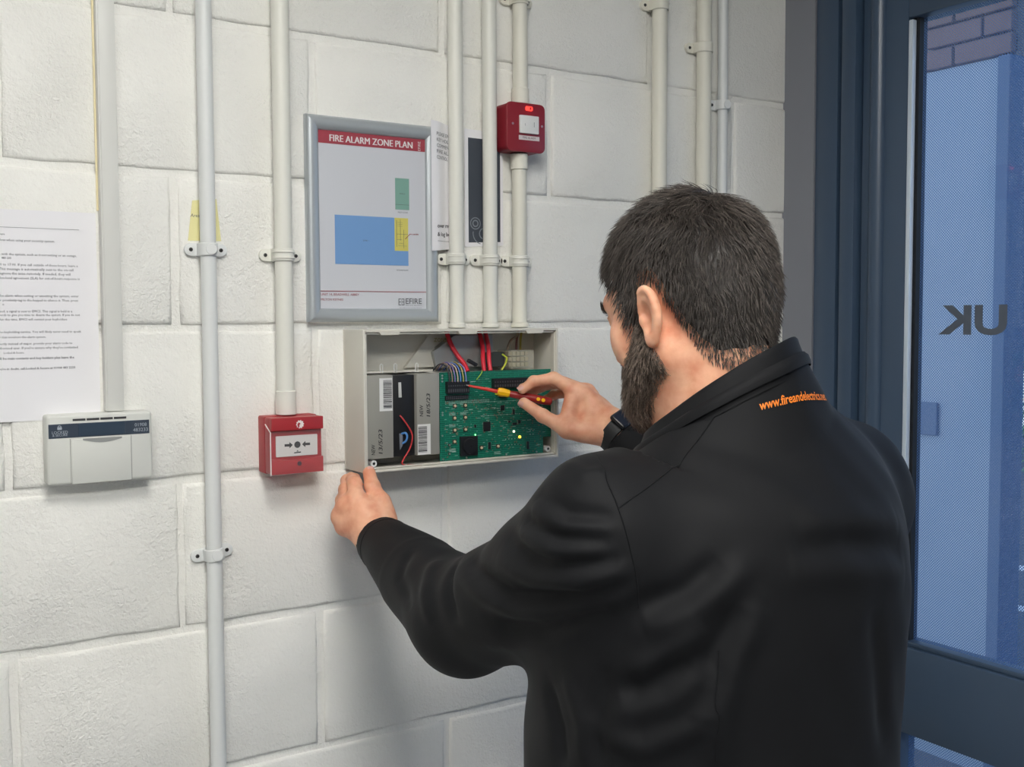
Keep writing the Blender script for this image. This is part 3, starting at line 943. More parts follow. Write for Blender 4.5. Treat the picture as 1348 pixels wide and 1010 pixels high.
def pcb_mat():
    m = bpy.data.materials.new('green_circuit_board')
    m.use_nodes = True
    nt = m.node_tree
    b = nt.nodes['Principled BSDF']
    b.inputs['Roughness'].default_value = 0.35
    g = nt.nodes.new('ShaderNodeNewGeometry')
    mp = nt.nodes.new('ShaderNodeMapping')
    mp.inputs['Scale'].default_value = (1, 1, 1)
    nt.links.new(g.outputs['Position'], mp.inputs[0])
    br = nt.nodes.new('ShaderNodeTexBrick')     # routed copper tracks: fine horizontal and vertical runs
    br.inputs['Scale'].default_value = 1.0
    br.inputs['Brick Width'].default_value = 0.016
    br.inputs['Row Height'].default_value = 0.0034
    br.inputs['Mortar Size'].default_value = 0.0005
    br.inputs['Color1'].default_value = srgb((14, 104, 84))
    br.inputs['Color2'].default_value = srgb((10, 92, 76))
    br.inputs['Mortar'].default_value = srgb((34, 132, 106))
    sx = nt.nodes.new('ShaderNodeSeparateXYZ'); cb = nt.nodes.new('ShaderNodeCombineXYZ')
    nt.links.new(mp.outputs[0], sx.inputs[0])
    nt.links.new(sx.outputs['X'], cb.inputs[0]); nt.links.new(sx.outputs['Z'], cb.inputs[1])
    nt.links.new(cb.outputs[0], br.inputs['Vector'])
    n = nt.nodes.new('ShaderNodeTexNoise'); n.inputs['Scale'].default_value = 60
    nt.links.new(g.outputs['Position'], n.inputs['Vector'])
    mx = nt.nodes.new('ShaderNodeMix'); mx.data_type = 'RGBA'; mx.blend_type = 'MULTIPLY'
    mx.inputs[0].default_value = 0.5
    nt.links.new(br.outputs['Color'], mx.inputs[6]); nt.links.new(n.outputs['Fac'], mx.inputs[7])
    mul = nt.nodes.new('ShaderNodeMix'); mul.data_type = 'RGBA'; mul.blend_type = 'ADD'
    mul.inputs[0].default_value = 0.25
    nt.links.new(mx.outputs[2], mul.inputs[6]); nt.links.new(br.outputs['Color'], mul.inputs[7])
    nt.links.new(mul.outputs[2], b.inputs['Base Color'])
    return m
M_PCB = pcb_mat()
bx0, bx1, bz0, bz1, by_ = .6380, .8585, 1.3525, 1.4995, -.0600
pcb = Geo().prism([(bx0, bz0), (.8420, bz0), (.8420, 1.3815), (bx1, 1.3815), (bx1, bz1), (bx0, bz1)], by_ + .0018, by_).build('circuit_board', M_PCB, fpn)
def sub(geo, name, m, smooth=None, label=None):
    o = geo.build(name, m, None, smooth)
    o.parent = pcb
    o.matrix_parent_inverse = Matrix.Identity(4)
    o.location = (0, 0, 0)
    if label: o['label'] = label
    return o
yb = by_
M_SILK = mat('silkscreen_white', (196, 214, 206), 0.6)
M_CHIP = mat('chip_black', (30, 32, 36), 0.4)
M_TIN = mat('tinned_metal', (200, 200, 196), 0.3, 0.85)
M_BRASS = mat('button_gold', (236, 212, 178), 0.35, 0.2)
# terminal blocks: each a black housing with square entry mouths and screw heads
def terminal_block(x0, x1, z0, z1, h, n, label):
    g = Geo().box(x0, x1, yb - h, yb, z0, z1, .0004)
    o = sub(g, 'terminal_block', M_CHIP, label=label)
    w = (x1 - x0) / n
    g = Geo()
    for k in range(n):
        xc = x0 + w * (k + .5)
        g.cyl((xc, yb - h, z1 - (z1 - z0) * .35), (xc, yb - h - .0004, z1 - (z1 - z0) * .35), w * .28, n=8)
        g.box(xc - w * .3, xc + w * .3, yb - h - .0003, yb - h, z0 + (z1 - z0) * .12, z0 + (z1 - z0) * .38)
    sub(g, 'terminal_screws', mat('terminal_grey', (96, 98, 100), 0.4, 0.6))
terminal_block(.6480, .6895, 1.4650, 1.4845, .009, 10, 'black screw terminal block with ten ways')
terminal_block(.6470, .6900, 1.4545, 1.4615, .004, 12, 'low black header strip')
terminal_block(.7370, .8160, 1.4705, 1.4865, .009, 16, 'long black terminal block beside the screwdriver')
g = Geo().box(.7440, .7600, yb - .006, yb, 1.4590, 1.4650, .0004); sub(g, 'yellow_connector', mat('connector_yellow', (210, 214, 60), 0.4))
g = Geo().box(.7520, .7660, yb - .007, yb, 1.4545, 1.4595, .0004); sub(g, 'black_connector', M_CHIP)
# push buttons: black base, golden dome
for (xs, zs) in ((.6655, 1.4440), (.6855, 1.4440), (.6650, 1.4240), (.6855, 1.4240), (.6650, 1.4040), (.6855, 1.4040), (.6645, 1.3850), (.7160, 1.3715), (.7490, 1.3720), (.6545, 1.3800), (.6545, 1.3655)):
    big = zs > 1.383 or xs > .7
    s = .0036 if big else .0020
    o = sub(Geo().box(xs - s, xs + s, yb - .0018, yb, zs - s, zs + s, .0003), 'push_button', mat('button_base', (60, 66, 56), 0.5))
    d = sub(Geo().cyl((xs, yb - .0018, zs), (xs, yb - .0034, zs), s * .68, s * .55, 10), 'button_cap', M_BRASS if big else M_TIN)
# buzzer
g = Geo().box(.6740, .7065, yb - .006, yb, 1.3605, 1.3925, .0008); sub(g, 'buzzer_housing', M_CHIP)
g = Geo().cyl((.6902, yb - .006, 1.3765), (.6902, yb - .0105, 1.3765), .0135, .0125, 28); sub(g, 'buzzer', M_CHIP, 40)
g = Geo().cyl((.6902, yb - .0105, 1.3765), (.6902, yb - .0108, 1.3765), .0022, n=10); sub(g, 'buzzer_port', M_BLACK)
# integrated circuits with legs
for (x0, x1, z0, z1) in ((.7205, .7340, 1.3985, 1.4145), (.7550, .7620, 1.4320, 1.4410), (.7790, .7830, 1.4240, 1.4330), (.7790, .7870, 1.4060, 1.4100), (.7300, .7345, 1.3680, 1.3800),
                         (.8080, .8120, 1.3630, 1.3760), (.7700, .7740, 1.4110, 1.4140), (.7900, .7950, 1.4080, 1.4140), (.7030, .7060, 1.4060, 1.4110)):
    sub(Geo().box(x0, x1, yb - .0018, yb, z0, z1, .0003), 'chip', M_CHIP)
    g = Geo(); n = max(3, int((z1 - z0) / .0016))
    for k in range(n):
        zz = z0 + (z1 - z0) * (k + .5) / n
        g.box(x0 - .0011, x1 + .0011, yb - .0006, yb - .0001, zz - .0003, zz + .0003)
    sub(g, 'chip_legs', M_TIN)
# small parts and white legend print, joined
rg = random.Random(11)
g = Geo()
for _ in range(150):
    xs, zs = rg.uniform(bx0 + .006, bx1 - .006), rg.uniform(bz0 + .006, 1.452)
    if .672 < xs < .709 and zs < 1.394 or xs > .838 and zs < 1.385: continue
    w, h = (.0007, .0013) if rg.random() < .5 else (.0013, .0007)
    g.box(xs - w, xs + w, yb - .0009, yb, zs - h, zs + h)
o = sub(g, 'small_components', mat('component_tan', (120, 112, 92), 0.5)); o['kind'] = 'stuff'
g = Geo()
for _ in range(210):
    xs, zs = rg.uniform(bx0 + .006, bx1 - .012), rg.uniform(bz0 + .004, bz1 - .004)
    if .672 < xs < .709 and zs < 1.394 or xs > .838 and zs < 1.385: continue
    if zs > 1.464 and (xs < .692 or .735 < xs < .818): continue
    L = rg.uniform(.0015, .009)
    g.box(xs, min(xs + L, bx1 - .002), yb - .0002, yb, zs - .00022, zs + .00022)
for r in range(4):
    for k in range(26):
        xs = .648 + k * .0033
        g.box(xs, xs + .0018, yb - .0002, yb, 1.4520 - r * .0016, 1.4525 - r * .0016)
for (xs, zs) in ((.655, 1.449), (.676, 1.449), (.655, 1.432), (.676, 1.432), (.655, 1.413), (.655, 1.372), (.742, 1.362)):
    for k in range(3):
        g.box(xs, xs + .012, yb - .0002, yb, zs - k * .0017, zs - k * .0017 + .0005)
for r in range(3):
    zz = 1.4475 - r * .0115
    g.box(.7150, .7900, yb - .0002, yb, zz, zz + .0003)
o = sub(g, 'legend_print', M_SILK); o['kind'] = 'stuff'
g = Geo()
for r in range(3):
    for k in range(7):
        g.cyl((.718 + k * .0125, yb, 1.4475 - r * .0115), (.718 + k * .0125, yb - .0004, 1.4475 - r * .0115), .0009, n=6)
for r in range(2):
    for k in range(5):
        g.cyl((.765 + k * .0062, yb, 1.3725 + r * .010), (.765 + k * .0062, yb - .0005, 1.3725 + r * .010), .0009, n=6)
for k in range(4):
    g.cyl((.8150 + .006 * (k % 2), yb, 1.388 + .006 * (k // 2)), (.8150 + .006 * (k % 2), yb - .0005, 1.388 + .006 * (k // 2)), .0009, n=6)
for (xs, zs) in ((.6425, 1.4945), (.6425, 1.4900), (.6425, 1.4850), (.6425, 1.4340), (.6425, 1.4300), (.6420, 1.3960), (.6430, 1.3575), (.6875, 1.3570), (.7660, 1.3570), (.8280, 1.3570)):
    g.cyl((xs, yb, zs), (xs, yb - .0012, zs), .0016, n=8)
o = sub(g, 'solder_points', M_TIN); o['kind'] = 'stuff'
# lit indicator lamps
sub(Geo().sphere((.7045, yb - .001, 1.3940), .0012, 8), 'indicator_lamp', mat('led_green', (120, 255, 140), 0.3, emit=1.2), label='lit green lamp')
sub(Geo().sphere((.7810, yb - .0012, 1.3950), .0021, 10), 'indicator_lamp', mat('led_white', (255, 230, 200), 0.3, emit=.5), label='lit warm white lamp')
sub(Geo().sphere((.7930, yb - .0012, 1.3850), .0024, 10), 'indicator_lamp', mat('led_yellow', (255, 205, 60), 0.3, emit=.8), label='lit yellow lamp')
# clear terminal cover at upper right with what shows through it
Geo().box(.783, .830, -.050, -.0046, 1.500, 1.5330, .002).build('clear_terminal_cover', mat('clear_cover_smoky', (206, 204, 186), 0.12, alpha=0.3), fpn)
g = Geo()
for r in range(3):
    for k in range(5):
        g.box(.787 + k * .0085, .7935 + k * .0085, -.036, -.006, 1.504 + r * .0095, 1.5115 + r * .0095, .0006)
g.build('mains_terminals', mat('terminal_ivory', (176, 168, 140), 0.5), fpn)
Geo().box(.742, .780, -.034, -.0046, 1.505, 1.530, .001).build('transformer', mat('dark_transformer', (58, 62, 60), 0.5), fpn)
g = Geo(); add_text(g, 'ZONE 1', .650, -.0206, 1.5490, .006, width=.030)
g.build('plate_lettering', mat('dull_yellow_print', (150, 140, 70), 0.6), fpn)

# ---- batteries lying on edge in the panel
M_BATT = mat('battery_grey', (150, 149, 142), 0.5, var=0.02, vscale=20)
M_LAB = mat('barcode_label', (226, 226, 224), 0.5)
M_PEN = mat('marker_pen', (34, 34, 38), 0.6)
def battery(x0, x1, label, lid, lab, hand, texts):
    t = thing('battery', ((x0 + x1) / 2, -.030, 1.3635), label, 'battery', 'batteries inside the control panel')
    yF = -.0640
    Geo().box(x0, x1, yF, -.012, 1.3670, 1.4985, .0012).build('case', M_BATT, t, 40)
    if lid:
        Geo().box(lid[0], lid[1], yF + .007, -.014, 1.3672, 1.4975, .0012).build('lid', M_BLACK, t, 40)
        Geo().prism([(lid[0] + .0125, 1.4620), (lid[0] + .0175, 1.4620), (lid[0] + .0165, 1.4860), (lid[0] + .0120, 1.4860)], yF + .007, yF + .0055).build('terminal', mat('white_terminal', (206, 206, 204), 0.4), t)
        Geo().prism([(lid[0] + .0135, 1.3780), (lid[0] + .0185, 1.3860), (lid[0] + .0180, 1.4040), (lid[0] + .0125, 1.4040)], yF + .007, yF + .0050).build('terminal', mat('grey_terminal', (120, 124, 134), 0.4), t)
    a, b, c_, d_ = lab
    lo = Geo().box(a, b, yF - .0003, yF, c_, d_).build('barcode_label', M_LAB, t)
    rgb = random.Random(int(x0 * 1e4)); g = Geo(); z = c_ + .004
    inset = (a + .0065, b - .001) if hand == 'r' else (a + .001, b - .0065)
    while z < d_ - .003:
        h = rgb.choice((.0004, .0007, .0012)); g.box(inset[0], inset[1], yF - .0005, yF - .0003, z, z + h); z += h + rgb.choice((.0004, .0006, .0010))
    g.build('barcode', M_PEN, t)
    g = Geo()
    for s, x, z, w, h in texts:
        add_text(g, s, x, yF - .0003, z, .01, width=w, height=h, rot=math.pi / 2, shear=.15, bold=.00012)
    g.build('handwriting', M_PEN, t)
battery(.5060, .5515, 'grey battery with barcode at top, on the left inside the control panel', (.5520, .5930), (.5275, .5500, 1.4420, 1.4940), 'r',
        (('NEW', .5185, 1.3735, .0170, .0062), ('13/5/23', .5315, 1.3745, .0390, .0068)))
battery(.5935, .6350, 'grey battery with barcode at bottom, beside the green circuit board', None, (.5945, .6180, 1.3680, 1.4175), 'l',
        (('NEW', .6045, 1.4300, .0190, .0062), ('18/5/23', .6175, 1.4290, .0380, .0068)))
# ---- wiring
def smooth_path(pts, n=8):
    pts = [Vector(p) for p in pts]
    out = []
    for i in range(len(pts) - 1):
        p0, p1, p2, p3 = pts[max(i - 1, 0)], pts[i], pts[i + 1], pts[min(i + 2, len(pts) - 1)]
        for k in range(n):
            t = k / n
            out.append(.5 * ((2 * p1) + (p2 - p0) * t + (2 * p0 - 5 * p1 + 4 * p2 - p3) * t * t + (3 * p1 - p0 - 3 * p2 + p3) * t ** 3))
    out.append(pts[-1])
    return out
def wire(name, pts, r, rgb, label, category='wire', group='wiring inside the control panel'):
    o = Geo().tube(smooth_path(pts), r, 8).build(name, mat('wire_%d_%d_%d' % rgb, rgb, 0.4), None, 60)
    return tag(o, label, category, group)
wire('battery_lead', [(.5660, -.058, 1.4330), (.5700, -.062, 1.4270), (.5790, -.066, 1.4120), (.5835, -.067, 1.3980), (.5790, -.066, 1.3800), (.5680, -.066, 1.3640), (.5650, -.066, 1.3570), (.5700, -.066, 1.3535)], .0013, (196, 56, 60),
     'red battery lead curving down over the black battery lid')
wire('battery_lead', [(.5740, -.066, 1.3535), (.5830, -.068, 1.3530), (.5940, -.068, 1.3526), (.6010, -.067, 1.3530)], .0016, (176, 42, 48), 'short red lead lying along the bottom of the control panel')
wire('battery_lead', [(.5690, -.058, 1.4035), (.5730, -.063, 1.4050), (.5755, -.064, 1.4000), (.5740, -.063, 1.3925), (.5700, -.058, 1.3880)], .0018, (84, 140, 206), 'short blue lead looped at the battery terminal')
wcols = ((60, 60, 64), (150, 120, 110), (120, 110, 170), (196, 176, 160), (96, 130, 200), (176, 160, 90), (140, 150, 210))
wnames = ('black', 'brown', 'violet', 'pale pink', 'blue', 'ochre', 'pale blue')
for k, (c_, nm) in enumerate(zip(wcols, wnames)):
    x = .6510 + k * .0052
    wire('core_wire', [(x - .006, -.025, 1.5020), (x - .004, -.045, 1.5130 + .0012 * (k % 3)), (x - .001, -.062, 1.5080), (x + .0004, -.068, 1.4950), (x + .001, -.068, 1.4835)], .0011, c_, nm + ' core wire bent into the black terminal block')
wire('red_cable', [(.6760, -.016, 1.5660), (.6800, -.024, 1.5450), (.6870, -.034, 1.5260), (.6930, -.045, 1.5120), (.6940, -.055, 1.4990)], .0040, (214, 40, 58), 'red cable, leftmost of three, entering the control panel from above', 'cable', 'red cables entering the control panel')
wire('red_cable', [(.7400, -.016, 1.5660), (.7385, -.030, 1.5400), (.7300, -.045, 1.5180), (.7270, -.054, 1.4990)], .0038, (214, 40, 58), 'red cable, middle one of three, entering the control panel from above', 'cable', 'red cables entering the control panel')
wire('red_cable', [(.7520, -.016, 1.5660), (.7500, -.030, 1.5400), (.7420, -.045, 1.5180), (.7390, -.054, 1.4990)], .0038, (226, 60, 74), 'red cable, rightmost of three, entering the control panel from above', 'cable', 'red cables entering the control panel')
g = Geo(); g.box(-.0095, .0095, -.0035, .0035, -.0028, .0028, .0008, M=Matrix.Translation((.7030, -.055, 1.5140)) @ Matrix.Rotation(math.radians(28), 4, 'Y'))
tag(g.build('cable_clip', M_BLACK), 'small black clip hanging on the leftmost red cable', 'clip')
wire('earth_wire', [(.7060, -.064, 1.4860), (.7130, -.067, 1.4960), (.7180, -.062, 1.5010)], .0010, (150, 196, 70), 'short green-yellow wire at the top edge of the circuit board')
wire('earth_wire', [(.7600, -.056, 1.5000), (.7680, -.055, 1.5100), (.7740, -.050, 1.5200), (.7720, -.040, 1.5260)], .0016, (196, 204, 70), 'green-yellow earth wire arching beside the clear terminal cover')
wire('mains_wire', [(.7950, -.020, 1.5330), (.8000, -.022, 1.5480), (.8120, -.022, 1.5560), (.8200, -.018, 1.5650)], .0022, (150, 132, 112), 'brown mains wire arching above the clear terminal cover')
wire('mains_wire', [(.8150, -.018, 1.5330), (.8170, -.016, 1.5500), (.8230, -.014, 1.5650)], .0020, (110, 60, 58), 'dark red mains wire above the clear terminal cover')
wire('mains_wire', [(.8230, -.018, 1.5330), (.8250, -.016, 1.5500), (.8290, -.014, 1.5650)], .0020, (170, 156, 70), 'yellow mains wire beside the right wall of the control panel')

# ================================================================== the man: signed-distance modelling, meshed with surface nets
def smin(a, b, k):
    h = np.maximum(k - np.abs(a - b), 0.0) / k
    return np.minimum(a, b) - h * h * k * 0.25
def smax(a, b, k):
    return -smin(-a, -b, k)
def V(*a):
    return np.array(a, dtype=float)
def seg_t(p, a, b):
    ab = b - a
    t = np.clip(((p - a) @ ab) / (ab @ ab), 0, 1)
    return t, np.linalg.norm(p - a - t[:, None] * ab, axis=1)
def cone(p, a, b, r0, r1):
    t, d = seg_t(p, a, b)
    return d - (r0 + (r1 - r0) * t)
def chain(p, pts, rs, k=0.004):
    d = None
    for i in range(len(pts) - 1):
        c = cone(p, pts[i], pts[i + 1], rs[i], rs[i + 1])
        d = c if d is None else smin(d, c, k)
    return d
def ball(p, c, r):
    return np.linalg.norm(p - c, axis=1) - r
def ellip(p, c, r, R=None):
    q = p - c
    if R is not None:
        q = q @ R
    k0 = np.linalg.norm(q / r, axis=1)
    k1 = np.linalg.norm(q / (r * r), axis=1) + 1e-9
    return k0 * (k0 - 1) / k1
def rotm(ax, deg):
    a = math.radians(deg); c, s = math.cos(a), math.sin(a)
    return {'x': np.array([[1, 0, 0], [0, c, -s], [0, s, c]]), 'y': np.array([[c, 0, s], [0, 1, 0], [-s, 0, c]]),
            'z': np.array([[c, -s, 0], [s, c, 0], [0, 0, 1]])}[ax]

def surfnet(f, lo, hi, h, B=12):
    """Sparse surface nets: blocks near the surface only. Returns vertices, quads."""
    lo = np.asarray(lo, float); hi = np.asarray(hi, float)
    nb = np.ceil((hi - lo) / (h * B)).astype(int)
    bi = np.stack(np.meshgrid(*[np.arange(n) for n in nb], indexing='ij'), -1).reshape(-1, 3)
    c = lo + (bi + 0.5) * h * B
    keep = np.concatenate([np.abs(f(c[i:i + 200000])) for i in range(0, len(c), 200000)]) < B * h * 1.0 + .005
    bi = bi[keep]
    NY, NZ = int(nb[1] * B + 3), int(nb[2] * B + 3)
    key = lambda I: (I[..., 0].astype(np.int64) * NY + I[..., 1]) * NZ + I[..., 2]
    g = np.stack(np.meshgrid(*[np.arange(B + 1)] * 3, indexing='ij'), -1)
    KEYS, POS, QK = [], [], []
    n1 = B + 1
    for s in range(0, len(bi), 48):
        blk = bi[s:s + 48]
        I = blk[:, None, None, None, :] * B + g[None]
        d = f((lo + I.reshape(-1, 3) * h)).reshape(len(blk), n1, n1, n1)
        sg = d < 0
        cnt = sum(sg[:, i:i + B, j:j + B, k:k + B].astype(np.int8) for i in (0, 1) for j in (0, 1) for k in (0, 1))
        act = np.argwhere((cnt > 0) & (cnt < 8))
        if not len(act):
            continue
        cor = np.stack([d[act[:, 0], act[:, 1] + i, act[:, 2] + j, act[:, 3] + k] for i in (0, 1) for j in (0, 1) for k in (0, 1)], 1)
        off = np.array([(i, j, k) for i in (0, 1) for j in (0, 1) for k in (0, 1)], float)
        acc = np.zeros((len(act), 3)); n = np.zeros(len(act))
        for a in range(8):
            for b in range(a + 1, 8):
                if np.abs(off[a] - off[b]).sum() == 1:
                    m = (cor[:, a] < 0) != (cor[:, b] < 0)
                    t = cor[m, a] / (cor[m, a] - cor[m, b])
                    acc[m] += off[a] + t[:, None] * (off[b] - off[a]); n[m] += 1
        base = blk[act[:, 0]] * B + act[:, 1:]
        KEYS.append(key(base)); POS.append(lo + (base + acc / n[:, None]) * h)
        for ax in range(3):
            e = np.zeros(3, int); e[ax] = 1
            q = np.argwhere(sg[:, :B, :B, :B] != sg[:, e[0]:B + e[0], e[1]:B + e[1], e[2]:B + e[2]])
            if not len(q):
                continue
            cell = blk[q[:, 0]] * B + q[:, 1:]
            u = np.roll(e, 1); w = np.roll(e, 2)
            quad = np.stack([key(cell - u - w), key(cell - w), key(cell), key(cell - u)], 1)
            fl = sg[q[:, 0], q[:, 1], q[:, 2], q[:, 3]]
            quad[~fl] = quad[~fl][:, ::-1]
            QK.append(quad)
    K = np.concatenate(KEYS); P = np.concatenate(POS); Q = np.concatenate(QK)
    K, idx = np.unique(K, return_index=True); P = P[idx]
    pos = np.clip(np.searchsorted(K, Q), 0, len(K) - 1)
    ok = (K[pos] == Q).all(1)
    return P, pos[ok]

# ---- skeleton (metres, world)
H_YAW, H_PITCH = 10.0, 17.0
HC = V(.6400, -.650, 1.605)
_y, _t = math.radians(H_YAW), math.radians(H_PITCH)
_f = V(-math.sin(_y), math.cos(_y), 0)
H_R = V(math.cos(_y), math.sin(_y), 0)
H_F = _f * math.cos(_t) - V(0, 0, 1) * math.sin(_t)
H_U = V(0, 0, 1) * math.cos(_t) + _f * math.sin(_t)
HM = np.stack([H_R, H_F, H_U], 1)          # local -> world columns
def head_w(*p):
    return HC + HM @ V(*p)
L_SH, L_EL, L_WR = V(.476, -.700, 1.356), V(.468, -.430, 1.206), V(.486, -.150, 1.254)
R_SH, R_EL, R_WR = V(.892, -.665, 1.345), V(.985, -.430, 1.215), V(.875, -.225, 1.400)

# ---- head
def ear_sdf(q, s):
    """One ear in head space; s = -1 his left, +1 his right."""
    e = (q - V(s * .0760, -.012, -.019)) * V(s, 1, 1) / .93
    Re = rotm('z', 14) @ rotm('x', 8)         # swung out at the back, leaning back
    e = e @ Re
    # flat ear plate, outline egg-shaped
    plate = ellip(e, V(.009, 0, .0), V(.0085, .0195, .033))
    rim_pts = []
    for k in range(15):
        a = math.radians(-70 + 262 * k / 14)
        ry, rz = .0165, .0295
        rim_pts.append(V(.0125 + .002 * math.sin(a), -ry * math.cos(a - .0) * (1.0 if k < 11 else .8), rz * math.sin(a) + .002))
    rim = chain(e, rim_pts, [.0034] * 4 + [.0042] * 7 + [.0034] * 4, .002)
    lobe = ellip(e, V(.010, .003, -.0300), V(.0055, .0095, .010))
    d = smin(smin(plate, rim, .004), lobe, .008)
    concha = ellip(e, V(.0185, .003, -.003), V(.0125, .0120, .0195))
    d = smax(d, -concha, .004)
    tragus = ball(e, V(.008, .014, -.006), .006)
    return smin(d, tragus, .005) * .93

def head_sdf(p):
    q = (p - HC) @ HM
    cran = ellip(q, V(0, -.010, .034), V(.0745, .094, .086))
    occ = ellip(q, V(0, -.040, .005), V(.065, .064, .068))
    d = smin(cran, occ, .03)
    face = ellip(q, V(0, .030, -.030), V(.0655, .066, .085))
    d = smin(d, face, .03)
    jaw = np.minimum(cone(q, V(-.056, .004, -.060), V(-.016, .074, -.100), .020, .017),
                     cone(q, V(.056, .004, -.060), V(.016, .074, -.100), .020, .017))
    d = smin(d, jaw, .03)
    d = smin(d, ellip(q, V(0, .072, -.098), V(.026, .022, .020)), .02)
    d = smin(d, cone(q, V(-.036, .078, .022), V(.036, .078, .022), .013, .013), .018)      # brow
    d = smax(d, -ball(q, V(-.032, .104, .002), .017), .012)                                 # sockets
    d = smax(d, -ball(q, V(.032, .104, .002), .017), .012)
    for s in (-1, 1):
        d = smin(d, ellip(q, V(s * .044, .058, -.030), V(.024, .022, .030)), .02)           # cheek bone
        d = smin(d, ball(q, V(s * .032, .0795, .001), .0125), .003)                          # lidded eyeball
        d = smin(d, cone(q, V(s * .022, .0905, .0085), V(s * .042, .0855, .0065), .0030, .0025), .004)
    nose = chain(q, [V(0, .092, .008), V(0, .106, -.016), V(0, .110, -.034)], [.0085, .0095, .0118], .008)
    d = smin(d, nose, .012)
    for s in (-1, 1):
        d = smin(d, ball(q, V(s * .0125, .103, -.038), .0088), .006)
        d = smax(d, -ball(q, V(s * .007, .109, -.047), .0042), .003)
    d = smin(d, cone(q, V(-.020, .091, -.0635), V(.020, .091, -.0635), .0055, .0055), .006)  # lips
    d = smin(d, cone(q, V(-.018, .090, -.0735), V(.018, .090, -.0735), .0062, .0062), .006)
    d = smax(d, -cone(q, V(-.022, .099, -.0685), V(.022, .099, -.0685), .0016, .0016), .003)
    # neck, thick at the back, with a nape roll
    nb = V(.662, -.690, 1.470)
    n0, n1 = HC + HM @ V(0, -.038, -.030), HC + HM @ V(0, .000, -.070)
    neck = smin(cone(p, n0, nb + V(-.006, -.010, 0), .056, .064), cone(p, n1, nb + V(-.006, .026, -.01), .052, .058), .03)
    d = smin(d, neck, .028)
    for s in (-1, 1):
        m = np.linalg.norm(q - V(s * .085, -.012, -.012), axis=1) < .058
        if m.any():
            d[m] = smin(d[m], ear_sdf(q[m], s), .006)
    return d

# ---- hands: joint chains (world), thumb, index, middle, ring, little
LH = dict(wrist=V(.486, -.150, 1.254),
          fingers=[[V(.504, -.130, 1.281), V(.5000, -.118, 1.308), V(.4945, -.1035, 1.331), V(.4955, -.0905, 1.3505)],
                   [V(.465, -.110, 1.313), V(.4700, -.092, 1.3360), V(.4790, -.064, 1.3385), V(.4925, -.047, 1.3370)],
                   [V(.452, -.100, 1.304), V(.4660, -.070, 1.3240), V(.4790, -.045, 1.3340), V(.4930, -.030, 1.3370)],
                   [V(.447, -.092, 1.288), V(.4650, -.058, 1.3060), V(.4790, -.035, 1.3180), V(.4920, -.022, 1.3290)],
                   [V(.452, -.094, 1.272), V(.4680, -.062, 1.2860), V(.4800, -.040, 1.2960), V(.4900, -.026, 1.3080)]],
          radii=[[.0160, .0138, .0114, .0098], [.0128, .0108, .0092, .0080], [.0128, .0110, .0092, .0080],
                 [.0122, .0102, .0086, .0076], [.0112, .0088, .0076, .0068]],
          palm=V(.478, -.122, 1.288))
RH = dict(wrist=V(.872, -.222, 1.404),
          fingers=[[V(.842, -.204, 1.400), V(.806, -.183, 1.407), V(.7775, -.153, 1.4285), V(.7585, -.1265, 1.4490)],
                   [V(.846, -.172, 1.461), V(.8055, -.144, 1.4880), V(.7760, -.1290, 1.4835), V(.7590, -.1215, 1.4705)],
                   [V(.866, -.154, 1.463), V(.8210, -.126, 1.4850), V(.7890, -.1150, 1.4780), V(.7690, -.1070, 1.4722)],
                   [V(.888, -.134, 1.455), V(.8460, -.104, 1.4780), V(.8140, -.0945, 1.4720), V(.7930, -.0930, 1.4610)],
                   [V(.904, -.124, 1.440), V(.8700, -.098, 1.4600), V(.8450, -.0880, 1.4560), V(.8260, -.0860, 1.4480)]],
          radii=[[.0165, .0132, .0108, .0088], [.0128, .0104, .0090, .0076], [.0128, .0106, .0090, .0076],
                 [.0122, .0100, .0086, .0074], [.0112, .0088, .0076, .0066]],
          palm=V(.868, -.176, 1.428), web=(V(.806, -.178, 1.4180), V(.832, -.164, 1.4680), .0125))
def hand_sdf(p, Hd, elbow):
    w = Hd['wrist']
    fore = cone(p, w, w + (elbow - w) * .45, .0275, .034)
    d = smin(fore, ellip(p, w, V(.028, .028, .028)), .01)
    palm = None
    for i in range(1, 5):
        c = cone(p, w + (Hd['fingers'][i][0] - w) * .18, Hd['fingers'][i][0], .0185, .0135 - .0004 * i)
        palm = c if palm is None else smin(palm, c, .016)
    palm = smin(palm, ball(p, Hd['palm'], .021), .02)
    d = smin(d, palm, .022)
    th = Hd['fingers'][0]
    d = smin(d, cone(p, w + (th[0] - w) * .4, th[1], .0185, Hd['radii'][0][1]), .018)
    web = cone(p, th[0] + (th[1] - th[0]) * .4, Hd['fingers'][1][0] * .75 + w * .25, .0105, .011)
    d = smin(d, web, .018)
    if 'web' in Hd:
        d = smin(d, cone(p, Hd['web'][0], Hd['web'][1], Hd['web'][2], Hd['web'][2]), .014)
    fd = None
    for i in range(5):
        c = chain(p, Hd['fingers'][i], Hd['radii'][i], .004)
        for j in (1, 2):                                     # knuckle swelling
            c = smin(c, ball(p, Hd['fingers'][i][j], Hd['radii'][i][j] * 1.06), .003)
        fd = c if fd is None else smin(fd, c, .0022)
    d = smin(d, fd, .009)
    for i in range(1, 5):
        d = smin(d, ball(p, Hd['fingers'][i][0], Hd['radii'][i][0] * 1.04), .008)
    return d

